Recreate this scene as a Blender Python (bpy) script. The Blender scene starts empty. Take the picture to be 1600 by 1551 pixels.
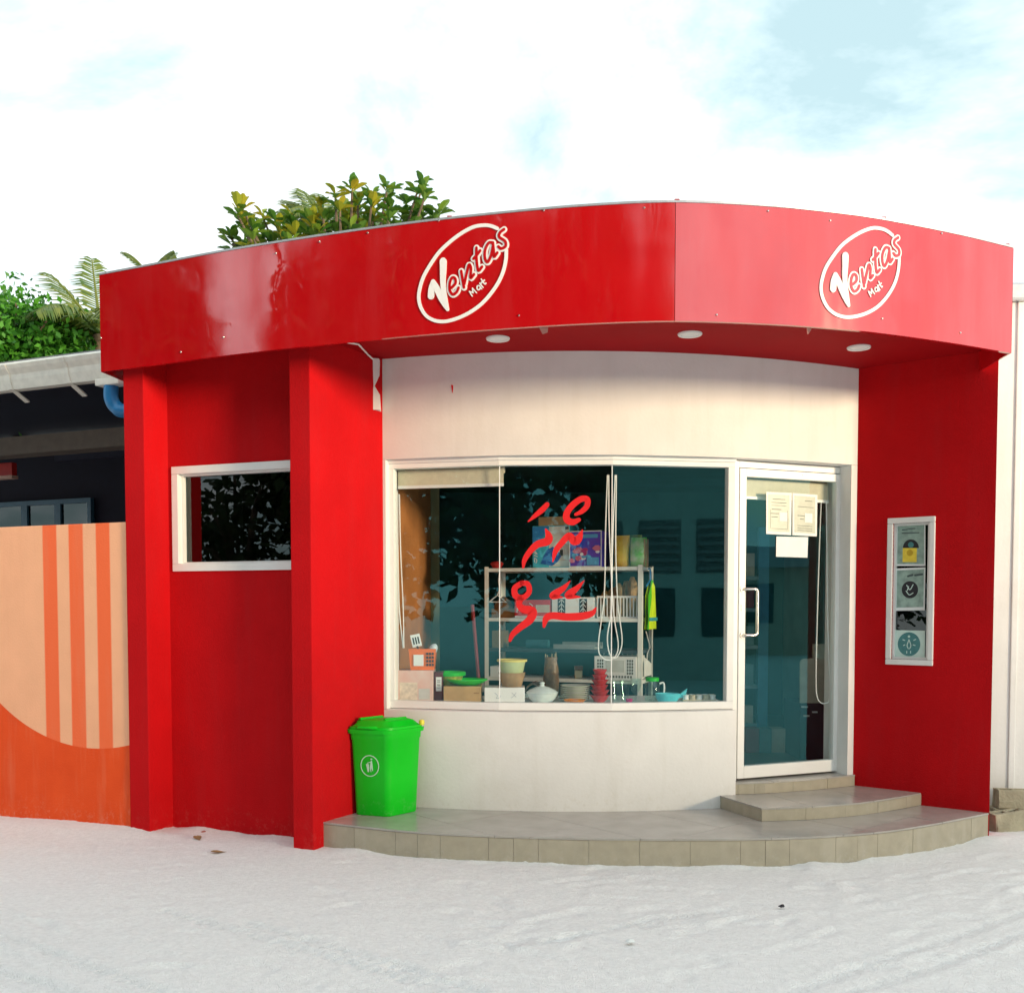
import bpy, bmesh, math, random
import numpy as np
from mathutils import Vector, Matrix

random.seed(7)
RNG = np.random.default_rng(11)
R = math.radians
SC = bpy.context.scene
COL = SC.collection

# ------------------------------------------------------------------ camera
EYE = 1.55
PITCH = R(2.5)
FPX = 1600.0
PCY = 945 + FPX * math.tan(PITCH)
cam_d = bpy.data.cameras.new('camera')
cam = bpy.data.objects.new('camera', cam_d)
COL.objects.link(cam)
cam.location = (0, 0, EYE)
cam.rotation_euler = (R(90) - PITCH, 0, 0)
cam_d.sensor_width = 36
cam_d.lens = 36.0
cam_d.shift_y = (PCY - 775.5) / 1600.0
cam_d.clip_start = 0.05
cam_d.clip_end = 3000
SC.camera = cam

# ------------------------------------------------------------------ light
SUN_AZ, SUN_EL = 51.0, 5.0          # from the right behind the camera, near the horizon
world = bpy.data.worlds.new('World')
SC.world = world
world.use_nodes = True
wn = world.node_tree
wn.nodes.clear()
w_out = wn.nodes.new('ShaderNodeOutputWorld')
w_sky = wn.nodes.new('ShaderNodeTexSky')
w_sky.sky_type = 'NISHITA'
w_sky.sun_disc = False
w_sky.sun_elevation = R(SUN_EL)
w_sky.sun_rotation = R(180 - SUN_AZ)
w_sky.ozone_density = 2.0
w_bg = wn.nodes.new('ShaderNodeBackground')
w_bg.inputs['Strength'].default_value = 0.12
wn.links.new(w_sky.outputs[0], w_bg.inputs['Color'])
w_cl = wn.nodes.new('ShaderNodeBackground')
w_cl.inputs['Color'].default_value = (0.955, 0.985, 1.0, 1)
w_cl.inputs['Strength'].default_value = 1.25
w_tc = wn.nodes.new('ShaderNodeTexCoord')
w_sep = wn.nodes.new('ShaderNodeSeparateXYZ')
wn.links.new(w_tc.outputs['Generated'], w_sep.inputs[0])
w_ad = wn.nodes.new('ShaderNodeMath'); w_ad.operation = 'ADD'; w_ad.inputs[1].default_value = 0.35
w_mx = wn.nodes.new('ShaderNodeMath'); w_mx.operation = 'MAXIMUM'; w_mx.inputs[1].default_value = 0.0
wn.links.new(w_sep.outputs['Z'], w_mx.inputs[0])
wn.links.new(w_mx.outputs[0], w_ad.inputs[0])
w_dx = wn.nodes.new('ShaderNodeMath'); w_dx.operation = 'DIVIDE'
w_dy = wn.nodes.new('ShaderNodeMath'); w_dy.operation = 'DIVIDE'
wn.links.new(w_sep.outputs['X'], w_dx.inputs[0]); wn.links.new(w_ad.outputs[0], w_dx.inputs[1])
wn.links.new(w_sep.outputs['Y'], w_dy.inputs[0]); wn.links.new(w_ad.outputs[0], w_dy.inputs[1])
w_cb = wn.nodes.new('ShaderNodeCombineXYZ')
wn.links.new(w_dx.outputs[0], w_cb.inputs[0]); wn.links.new(w_dy.outputs[0], w_cb.inputs[1])
w_cb.inputs[2].default_value = 10.8
w_ns = wn.nodes.new('ShaderNodeTexNoise')
w_ns.inputs['Scale'].default_value = 1.9
w_ns.inputs['Detail'].default_value = 7
w_ns.inputs['Roughness'].default_value = 0.62
w_ns.inputs['Distortion'].default_value = 0.25
wn.links.new(w_cb.outputs[0], w_ns.inputs['Vector'])
w_rp = wn.nodes.new('ShaderNodeValToRGB')
w_rp.color_ramp.elements[0].position = 0.36
w_rp.color_ramp.elements[0].color = (0.70, 0.70, 0.70, 1)
w_rp.color_ramp.elements[1].position = 0.50
w_rp.color_ramp.elements[1].color = (1, 1, 1, 1)
wn.links.new(w_ns.outputs['Fac'], w_rp.inputs[0])
w_r2 = wn.nodes.new('ShaderNodeValToRGB')                 # thin cloud is pale blue, thick cloud white
w_r2.color_ramp.elements[0].position = 0.36; w_r2.color_ramp.elements[0].color = (0.62, 0.85, 0.90, 1)
w_r2.color_ramp.elements[1].position = 0.585; w_r2.color_ramp.elements[1].color = (0.955, 0.985, 1.0, 1)
wn.links.new(w_ns.outputs['Fac'], w_r2.inputs[0])
wn.links.new(w_r2.outputs[0], w_cl.inputs['Color'])
w_mix = wn.nodes.new('ShaderNodeMixShader')
wn.links.new(w_rp.outputs[0], w_mix.inputs[0])
wn.links.new(w_bg.outputs[0], w_mix.inputs[1])
wn.links.new(w_cl.outputs[0], w_mix.inputs[2])
wn.links.new(w_mix.outputs[0], w_out.inputs[0])

sun_d = bpy.data.lights.new('sun', 'SUN')
sun_d.energy = 4.2
sun_d.angle = R(10)
sun_d.color = (1.0, 0.77, 0.50)
sun = bpy.data.objects.new('sun', sun_d)
COL.objects.link(sun)
_L = Vector((math.sin(R(SUN_AZ)) * math.cos(R(SUN_EL)), -math.cos(R(SUN_AZ)) * math.cos(R(SUN_EL)), math.sin(R(SUN_EL))))
sun.rotation_euler = _L.to_track_quat('Z', 'Y').to_euler()
sun.location = _L * 40

SC.view_settings.view_transform = 'Standard'
SC.view_settings.look = 'None'
SC.view_settings.gamma = 1
SC.view_settings.use_curve_mapping = False
SC.view_settings.exposure = 0.15
SC.render.engine = 'CYCLES'
SC.cycles.max_bounces = 10
SC.cycles.diffuse_bounces = 4
SC.cycles.glossy_bounces = 4
SC.cycles.transparent_max_bounces = 16
SC.cycles.use_denoising = True
SC.cycles.sample_clamp_indirect = 6

# ------------------------------------------------------------------ helpers: projection (used to measure places once)
def ray(px, py):
    c = (px - 800) / FPX
    d = (PCY - py) / FPX
    return Vector((c, math.cos(PITCH) + d * math.sin(PITCH), -math.sin(PITCH) + d * math.cos(PITCH)))
def G(px, py, z):
    r = ray(px, py); t = (z - EYE) / r.z
    return Vector((r.x * t, r.y * t, z))
def P(px, py, Y):
    r = ray(px, py); t = Y / r.y
    return Vector((r.x * t, Y, EYE + r.z * t))
def onplane(px, py, p0, n):
    r = ray(px, py); o = Vector((0, 0, EYE))
    t = (Vector(p0) - o).dot(n) / r.dot(n)
    return o + r * t

# ------------------------------------------------------------------ helpers: curves
def cr(pts, n=8, closed=False):
    """Catmull-Rom through points (tuples of any length)."""
    pts = [np.array(p, float) for p in pts]
    m = len(pts); out = []
    rng = range(m) if closed else range(m - 1)
    for i in rng:
        if closed:
            p0, p1, p2, p3 = pts[(i - 1) % m], pts[i], pts[(i + 1) % m], pts[(i + 2) % m]
        else:
            p1, p2 = pts[i], pts[i + 1]
            p0 = pts[i - 1] if i > 0 else 2 * p1 - p2
            p3 = pts[i + 2] if i + 2 < m else 2 * p2 - p1
        for k in range(n):
            t = k / n
            out.append(0.5 * ((2 * p1) + (-p0 + p2) * t + (2 * p0 - 5 * p1 + 4 * p2 - p3) * t * t + (-p0 + 3 * p1 - 3 * p2 + p3) * t ** 3))
    if not closed:
        out.append(pts[-1])
    return out
def offs(poly, d):
    """offset an open plan polyline (left to right) by d towards +y side (inside)."""
    out = []
    n = len(poly)
    for i in range(n):
        a = np.array(poly[max(i - 1, 0)][:2]); b = np.array(poly[min(i + 1, n - 1)][:2])
        t = (b - a) / np.linalg.norm(b - a)
        nn = np.array((-t[1], t[0]))
        q = np.array(poly[i][:2]) + nn * d
        out.append((q[0], q[1]))
    return out

# ------------------------------------------------------------------ helpers: meshes
class MB:
    def __init__(s):
        s.v = []; s.f = []; s.m = []
    def quad(s, pts, m=0):
        b = len(s.v); s.v += [tuple(p) for p in pts]; s.f.append(tuple(range(b, b + len(pts)))); s.m.append(m)
        return s
    def box(s, lo, hi, m=0, mat=None):
        x0, y0, z0 = lo; x1, y1, z1 = hi
        p = [(x0, y0, z0), (x1, y0, z0), (x1, y1, z0), (x0, y1, z0), (x0, y0, z1), (x1, y0, z1), (x1, y1, z1), (x0, y1, z1)]
        if mat is not None:
            p = [tuple(mat @ Vector(q)) for q in p]
        b = len(s.v); s.v += p
        for f in ((0, 3, 2, 1), (4, 5, 6, 7), (0, 1, 5, 4), (1, 2, 6, 5), (2, 3, 7, 6), (3, 0, 4, 7)):
            s.f.append(tuple(b + i for i in f)); s.m.append(m)
        return s
    def prism(s, poly, z0, z1, m=0):
        n = len(poly); b = len(s.v)
        s.v += [(p[0], p[1], z0) for p in poly] + [(p[0], p[1], z1) for p in poly]
        s.f.append(tuple(b + i for i in reversed(range(n)))); s.m.append(m)
        s.f.append(tuple(b + n + i for i in range(n))); s.m.append(m)
        for i in range(n):
            j = (i + 1) % n
            s.f.append((b + i, b + j, b + n + j, b + n + i)); s.m.append(m)
        return s
    def band(s, front, back, z0, z1, m=0):
        n = len(front); b = len(s.v)
        for p in front: s.v += [(p[0], p[1], z0), (p[0], p[1], z1)]
        for p in back: s.v += [(p[0], p[1], z0), (p[0], p[1], z1)]
        F = lambda i, k: b + 2 * i + k
        B = lambda i, k: b + 2 * n + 2 * i + k
        for i in range(n - 1):
            for q in ((F(i, 0), F(i + 1, 0), F(i + 1, 1), F(i, 1)), (B(i + 1, 0), B(i, 0), B(i, 1), B(i + 1, 1)),
                      (F(i, 1), F(i + 1, 1), B(i + 1, 1), B(i, 1)), (B(i, 0), B(i + 1, 0), F(i + 1, 0), F(i, 0))):
                s.f.append(q); s.m.append(m)
        for q in ((F(0, 0), F(0, 1), B(0, 1), B(0, 0)), (F(n - 1, 1), F(n - 1, 0), B(n - 1, 0), B(n - 1, 1))):
            s.f.append(q); s.m.append(m)
        return s
    def tube(s, pts, r, seg=8, m=0, caps=True):
        pts = [Vector(p) for p in pts]; n = len(pts); b = len(s.v)
        rs = r if isinstance(r, (list, tuple)) else [r] * n
        up = None
        for i, p in enumerate(pts):
            t = (pts[min(i + 1, n - 1)] - pts[max(i - 1, 0)]).normalized()
            if up is None:
                up = t.orthogonal().normalized()
            else:
                up = (up - t * up.dot(t))
                up = up.normalized() if up.length > 1e-6 else t.orthogonal().normalized()
            w = t.cross(up)
            for k in range(seg):
                a = 2 * math.pi * k / seg
                s.v.append(tuple(p + (up * math.cos(a) + w * math.sin(a)) * rs[i]))
        for i in range(n - 1):
            for k in range(seg):
                j = (k + 1) % seg
                s.f.append((b + i * seg + k, b + i * seg + j, b + (i + 1) * seg + j, b + (i + 1) * seg + k)); s.m.append(m)
        if caps:
            s.f.append(tuple(b + k for k in reversed(range(seg)))); s.m.append(m)
            s.f.append(tuple(b + (n - 1) * seg + k for k in range(seg))); s.m.append(m)
        return s
    def lathe(s, prof, c=(0, 0, 0), seg=24, m=0, sx=1, sy=1):
        """prof: list of (r, z); closed ends where r == 0."""
        b = len(s.v); n = len(prof)
        for r, z in prof:
            for k in range(seg):
                a = 2 * math.pi * k / seg
                s.v.append((c[0] + r * math.cos(a) * sx, c[1] + r * math.sin(a) * sy, c[2] + z))
        for i in range(n - 1):
            for k in range(seg):
                j = (k + 1) % seg
                s.f.append((b + i * seg + k, b + i * seg + j, b + (i + 1) * seg + j, b + (i + 1) * seg + k)); s.m.append(m)
        return s
    def xf(s, M):
        s.v = [tuple(M @ Vector(p)) for p in s.v]
        return s
    def build(s, name, mat, parent=None, smooth=False, bevel=0.0, bseg=2):
        me = bpy.data.meshes.new(name)
        me.from_pydata(s.v, [], s.f)
        mats = mat if isinstance(mat, (list, tuple)) else [mat]
        for q in mats: me.materials.append(q)
        if len(mats) > 1:
            me.polygons.foreach_set('material_index', s.m)
        bm = bmesh.new(); bm.from_mesh(me)
        bmesh.ops.remove_doubles(bm, verts=bm.verts, dist=1e-5)
        bmesh.ops.recalc_face_normals(bm, faces=bm.faces)
        if bevel > 0:
            es = [e for e in bm.edges if e.is_manifold and e.calc_face_angle(0) > 0.6]
            bmesh.ops.bevel(bm, geom=es, offset=bevel, segments=bseg, affect='EDGES', profile=0.6, clamp_overlap=True)
        bm.to_mesh(me); bm.free()
        if smooth:
            me.polygons.foreach_set('use_smooth', [True] * len(me.polygons))
            try:
                me.set_sharp_from_angle(angle=R(40))
            except Exception:
                pass
        o = bpy.data.objects.new(name, me)
        COL.objects.link(o)
        if parent is not None:
            o.parent = parent
            o.matrix_parent_inverse = parent.matrix_world.inverted() if False else Matrix.Translation(-Vector(WORLD_LOC.get(parent.name, (0, 0, 0))))
            WORLD_LOC[o.name] = WORLD_LOC.get(parent.name, (0, 0, 0)) if False else (0, 0, 0)
        return o
WORLD_LOC = {}
def tag(o, label=None, cat=None, group=None, kind=None):
    if label: o['label'] = label
    if cat: o['category'] = cat
    if group: o['group'] = group
    if kind: o['kind'] = kind
    return o
def empty(name, loc, label, cat, group=None):
    o = bpy.data.objects.new(name, None)
    COL.objects.link(o)
    o.location = loc
    o.empty_display_size = 0.1
    WORLD_LOC[o.name] = tuple(loc)
    return tag(o, label, cat, group)
def copy_tree(o, parent=None):
    c = o.copy(); COL.objects.link(c)
    if parent is not None:
        inv = o.matrix_parent_inverse.copy(); c.parent = parent; c.matrix_parent_inverse = inv
    WORLD_LOC[c.name] = WORLD_LOC.get(o.name, (0, 0, 0))
    for ch in list(o.children): copy_tree(ch, c)
    return c
def frame_M(o, ex, ey, ez):
    return Matrix(((ex[0], ey[0], ez[0], o[0]), (ex[1], ey[1], ez[1], o[1]), (ex[2], ey[2], ez[2], o[2]), (0, 0, 0, 1)))
def yawM(loc, a=0.0):
    return Matrix.Translation(Vector(loc)) @ Matrix.Rotation(a, 4, 'Z')

# ------------------------------------------------------------------ helpers: materials
def mat(name, col, rough=0.6, var=0.08, vscale=6.0, bump=0.0, bscale=60.0, spec=0.5, metal=0.0, col2=None, ior=None, coat=0.0, detail=6, dirt=None, dscale=2.0, stretch=None):
    m = bpy.data.materials.new(name); m.use_nodes = True
    t = m.node_tree; bs = t.nodes['Principled BSDF']
    bs.inputs['Roughness'].default_value = rough
    bs.inputs['Specular IOR Level'].default_value = spec
    bs.inputs['Metallic'].default_value = metal
    if ior: bs.inputs['IOR'].default_value = ior
    bs.inputs['Coat Weight'].default_value = coat
    tc = t.nodes.new('ShaderNodeTexCoord')
    vec = tc.outputs['Object']
    if stretch:
        mp = t.nodes.new('ShaderNodeMapping'); mp.inputs['Scale'].default_value = stretch
        t.links.new(vec, mp.inputs[0]); vec = mp.outputs[0]
    n = t.nodes.new('ShaderNodeTexNoise'); n.inputs['Scale'].default_value = vscale; n.inputs['Detail'].default_value = detail
    t.links.new(vec, n.inputs['Vector'])
    rp = t.nodes.new('ShaderNodeValToRGB')
    c = Vector(col)
    lo = c * (1 - var); hi = c * (1 + var)
    if col2 is not None: lo = Vector(col2)
    rp.color_ramp.elements[0].position = 0.32; rp.color_ramp.elements[0].color = (*lo, 1)
    rp.color_ramp.elements[1].position = 0.68; rp.color_ramp.elements[1].color = (*[min(x, 1) for x in hi], 1)
    t.links.new(n.outputs['Fac'], rp.inputs[0])
    out = rp.outputs[0]
    if dirt is not None:
        n2 = t.nodes.new('ShaderNodeTexNoise'); n2.inputs['Scale'].default_value = dscale; n2.inputs['Detail'].default_value = 9; n2.inputs['Roughness'].default_value = 0.7
        t.links.new(vec, n2.inputs['Vector'])
        r2 = t.nodes.new('ShaderNodeValToRGB'); r2.color_ramp.elements[0].position = 0.56; r2.color_ramp.elements[1].position = 0.78
        r2.color_ramp.elements[1].color = (0.75, 0.75, 0.75, 1)
        t.links.new(n2.outputs['Fac'], r2.inputs[0])
        mx = t.nodes.new('ShaderNodeMix'); mx.data_type = 'RGBA'
        t.links.new(r2.outputs[0], mx.inputs['Factor']); t.links.new(out, mx.inputs['A']); mx.inputs['B'].default_value = (*dirt, 1)
        out = mx.outputs['Result']
    t.links.new(out, bs.inputs['Base Color'])
    if bump > 0:
        nb = t.nodes.new('ShaderNodeTexNoise'); nb.inputs['Scale'].default_value = bscale; nb.inputs['Detail'].default_value = 5
        t.links.new(vec, nb.inputs['Vector'])
        bp = t.nodes.new('ShaderNodeBump'); bp.inputs['Strength'].default_value = bump; bp.inputs['Distance'].default_value = 0.01
        t.links.new(nb.outputs['Fac'], bp.inputs['Height'])
        t.links.new(bp.outputs[0], bs.inputs['Normal'])
    return m
def glass_mat(name, tint, ior=1.5, rough=0.0, extra=0.0, bend=0.0, refl=(0.95, 1.0, 1.0)):
    m = bpy.data.materials.new(name); m.use_nodes = True
    t = m.node_tree; t.nodes.clear()
    out = t.nodes.new('ShaderNodeOutputMaterial')
    tr = t.nodes.new('ShaderNodeBsdfTransparent'); tr.inputs[0].default_value = (*tint, 1)
    gl = t.nodes.new('ShaderNodeBsdfGlossy'); gl.inputs['Roughness'].default_value = rough; gl.inputs[0].default_value = (*refl, 1)
    fr = t.nodes.new('ShaderNodeFresnel'); fr.inputs[0].default_value = ior
    mx = t.nodes.new('ShaderNodeMixShader')
    ad = t.nodes.new('ShaderNodeMath'); ad.operation = 'ADD'; ad.inputs[1].default_value = extra
    t.links.new(fr.outputs[0], ad.inputs[0])
    ge = t.nodes.new('ShaderNodeNewGeometry')                 # no second (inner) reflection when leaving the pane
    iv = t.nodes.new('ShaderNodeMath'); iv.operation = 'SUBTRACT'; iv.inputs[0].default_value = 1.0
    t.links.new(ge.outputs['Backfacing'], iv.inputs[1])
    ml = t.nodes.new('ShaderNodeMath'); ml.operation = 'MULTIPLY'
    t.links.new(ad.outputs[0], ml.inputs[0]); t.links.new(iv.outputs[0], ml.inputs[1])
    t.links.new(ml.outputs[0], mx.inputs[0]); t.links.new(tr.outputs[0], mx.inputs[1]); t.links.new(gl.outputs[0], mx.inputs[2])
    t.links.new(mx.outputs[0], out.inputs[0])
    if bend > 0:
        tc = t.nodes.new('ShaderNodeTexCoord'); n = t.nodes.new('ShaderNodeTexNoise'); n.inputs['Scale'].default_value = 1.6; n.inputs['Detail'].default_value = 1
        t.links.new(tc.outputs['Object'], n.inputs['Vector'])
        bp = t.nodes.new('ShaderNodeBump'); bp.inputs['Strength'].default_value = bend; bp.inputs['Distance'].default_value = 0.02
        t.links.new(n.outputs['Fac'], bp.inputs['Height']); t.links.new(bp.outputs[0], gl.inputs['Normal'])
    return m

M = {}
M['red'] = mat('red_plaster', (0.51, 0.004, 0.007), 0.8, 0.06, 3.0, 0.25, 90, 0.12, dirt=(0.40, 0.006, 0.010), dscale=1.3)
M['white_wall'] = mat('white_plaster', (0.80, 0.79, 0.76), 0.85, 0.03, 4.0, 0.12, 45, 0.15, dirt=(0.73, 0.71, 0.66), dscale=1.7)
M['frame'] = mat('white_aluminium', (0.82, 0.82, 0.79), 0.35, 0.02, 8, 0, 50, 0.5)
M['tile'] = mat('beige_tile', (0.40, 0.36, 0.27), 0.42, 0.07, 14, 0.05, 120, 0.4, dirt=(0.33, 0.30, 0.23), dscale=4)
M['tile_top'] = mat('grey_beige_tile', (0.40, 0.38, 0.345), 0.22, 0.10, 5, 0.04, 40, 0.5, dirt=(0.50, 0.48, 0.44), dscale=2.2)
M['grout'] = mat('grout', (0.50, 0.47, 0.40), 0.9, 0.1, 30)
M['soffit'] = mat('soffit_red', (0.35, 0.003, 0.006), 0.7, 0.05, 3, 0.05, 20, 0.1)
M['logo_white'] = mat('sign_white', (0.85, 0.84, 0.82), 0.18, 0.02, 8, 0, 50, 0.6)
M['chrome'] = mat('brushed_steel', (0.75, 0.73, 0.68), 0.18, 0.05, 20, metal=1.0)
M['green_bin'] = mat('green_plastic', (0.002, 0.56, 0.012), 0.42, 0.05, 5, 0.04, 200, 0.3, dirt=(0.01, 0.46, 0.015), dscale=3)
M['concrete'] = mat('concrete', (0.42, 0.38, 0.27), 0.9, 0.18, 9, 0.7, 60, 0.2, dirt=(0.30, 0.27, 0.18), dscale=6)
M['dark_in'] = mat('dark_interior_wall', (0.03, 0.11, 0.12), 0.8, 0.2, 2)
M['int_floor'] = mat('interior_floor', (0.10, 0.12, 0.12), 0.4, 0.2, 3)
M['brown_wall'] = mat('brown_interior_wall', (0.50, 0.20, 0.06), 0.7, 0.1, 3)
M['olive'] = mat('olive_trim', (0.25, 0.26, 0.14), 0.7)
M['blind'] = mat('blind_fabric', (0.62, 0.57, 0.42), 0.8, 0.05, 30, 0.1, 300)
M['cord'] = mat('white_cord', (0.85, 0.84, 0.80), 0.6)
M['decal'] = mat('red_vinyl', (0.72, 0.006, 0.008), 0.45, 0.03, 5)
M['rack'] = mat('white_enamel', (0.88, 0.90, 0.84), 0.4, 0.04, 10)
M['roof_grey'] = mat('grey_roof', (0.30, 0.31, 0.31), 0.7, 0.15, 3)
M['trim_metal'] = mat('galvanised_trim', (0.55, 0.56, 0.58), 0.35, 0.1, 20, metal=0.7)
M['card'] = mat('cardboard', (0.52, 0.34, 0.16), 0.8, 0.1, 12, 0.1, 100)
M['white_pl'] = mat('white_plastic', (0.88, 0.90, 0.88), 0.35, 0.03, 8)
M['paper'] = mat('paper', (0.80, 0.84, 0.82), 0.7, 0.03, 10)
M['ink'] = mat('ink', (0.06, 0.09, 0.09), 0.7, 0.1)
M['black'] = mat('black_print', (0.015, 0.015, 0.02), 0.5, 0.1)
M['trunk'] = mat('bark', (0.16, 0.12, 0.085), 0.9, 0.3, 14, 0.8, 30)

def colm(name, c, rough=.5, **k):
    if name not in M: M[name] = mat(name, c, rough, k.pop('var', .08), k.pop('vscale', 15), **k)
    return M[name]

def weather(m, streak, splash, zmax=.45, amt=.55, zoff=0.0):
    """roller streaks, scuffs and sand splashed against the wall foot"""
    t = m.node_tree; bs = t.nodes['Principled BSDF']; src = bs.inputs['Base Color'].links[0].from_socket
    tc = t.nodes.new('ShaderNodeTexCoord'); geo = t.nodes.new('ShaderNodeNewGeometry')
    def noise(scale, sv, detail=6, rough=.6):
        mp = t.nodes.new('ShaderNodeMapping'); mp.inputs['Scale'].default_value = sv; t.links.new(geo.outputs['Position'], mp.inputs[0])
        n = t.nodes.new('ShaderNodeTexNoise'); n.inputs['Scale'].default_value = scale; n.inputs['Detail'].default_value = detail; n.inputs['Roughness'].default_value = rough
        t.links.new(mp.outputs[0], n.inputs['Vector']); return n.outputs['Fac']
    def ramp(v, a, b, top):
        r = t.nodes.new('ShaderNodeMapRange'); r.inputs['From Min'].default_value = a; r.inputs['From Max'].default_value = b; r.inputs['To Max'].default_value = top
        t.links.new(v, r.inputs['Value']); return r.outputs[0]
    def mixc(f, c):
        nonlocal src
        mx = t.nodes.new('ShaderNodeMix'); mx.data_type = 'RGBA'; t.links.new(f, mx.inputs['Factor']); t.links.new(src, mx.inputs['A']); mx.inputs['B'].default_value = (*c, 1); src = mx.outputs['Result']
    mixc(ramp(noise(3.0, (3.2, 3.2, .35)), .50, .80, amt), streak)
    mixc(ramp(noise(7.0, (1, 1, 1), 10, .75), .64, .72, amt * .8), streak)
    sp = t.nodes.new('ShaderNodeSeparateXYZ'); t.links.new(geo.outputs['Position'], sp.inputs[0])
    zz = t.nodes.new('ShaderNodeMapRange'); zz.inputs['From Min'].default_value = zmax + zoff; zz.inputs['From Max'].default_value = zoff; t.links.new(sp.outputs['Z'], zz.inputs['Value'])
    ml = t.nodes.new('ShaderNodeMath'); ml.operation = 'MULTIPLY'; t.links.new(zz.outputs[0], ml.inputs[0]); t.links.new(ramp(noise(22, (1, 1, 1), 8, .8), .52, .80, .7), ml.inputs[1])
    mixc(ml.outputs[0], splash)
    t.links.new(src, bs.inputs['Base Color'])
weather(M['red'], (.46, .014, .018), (.52, .12, .10), .22, .40)
weather(M['white_wall'], (.66, .64, .58), (.60, .56, .46), .22, .35, .17)
weather(M['tile'], (.50, .47, .40), (.62, .60, .56), .10, .4)
weather(M['green_bin'], (.05, .46, .06), (.30, .50, .28), .16, .35, .17)

# the glossy composite panels of the canopy, slightly wavy
def panel_mat():
    m = mat('red_gloss_panel', (0.52, 0.004, 0.008), 0.06, 0.04, 2.0, 0, 50, 0.5, ior=2.15, dirt=(0.46, 0.006, 0.012), dscale=1.5)
    t = m.node_tree; bs = t.nodes['Principled BSDF']
    tc = t.nodes.new('ShaderNodeTexCoord')
    n = t.nodes.new('ShaderNodeTexNoise'); n.inputs['Scale'].default_value = 1.3; n.inputs['Detail'].default_value = 2.5
    t.links.new(tc.outputs['Object'], n.inputs['Vector'])
    bp = t.nodes.new('ShaderNodeBump'); bp.inputs['Strength'].default_value = 0.48; bp.inputs['Distance'].default_value = 0.03
    t.links.new(n.outputs['Fac'], bp.inputs['Height']); t.links.new(bp.outputs[0], bs.inputs['Normal'])
    mp = t.nodes.new('ShaderNodeMapping'); mp.inputs['Scale'].default_value = (2.5, 2.5, .5); t.links.new(tc.outputs['Object'], mp.inputs[0])
    n2 = t.nodes.new('ShaderNodeTexNoise'); n2.inputs['Scale'].default_value = 2.2; n2.inputs['Detail'].default_value = 8; t.links.new(mp.outputs[0], n2.inputs['Vector'])
    mr = t.nodes.new('ShaderNodeMapRange'); mr.inputs['From Min'].default_value = .35; mr.inputs['From Max'].default_value = .75; mr.inputs['To Min'].default_value = .03; mr.inputs['To Max'].default_value = .16
    t.links.new(n2.outputs['Fac'], mr.inputs['Value']); t.links.new(mr.outputs[0], bs.inputs['Roughness'])
    mr2 = t.nodes.new('ShaderNodeMapRange'); mr2.inputs['From Min'].default_value = .3; mr2.inputs['From Max'].default_value = .7; mr2.inputs['To Min'].default_value = .58; mr2.inputs['To Max'].default_value = .42
    t.links.new(n2.outputs['Fac'], mr2.inputs['Value']); t.links.new(mr2.outputs[0], bs.inputs['Specular IOR Level'])
    return m
M['panel'] = panel_mat()
M['pane'] = glass_mat('tinted_window_glass', (0.985, 1.0, 1.0), 1.75, 0.0, 0.0, 0.03, (0.28, 0.95, 1.0))
M['clear'] = glass_mat('clear_glass', (0.90, 0.97, 0.95), 1.45, 0.02, 0.04)

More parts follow.
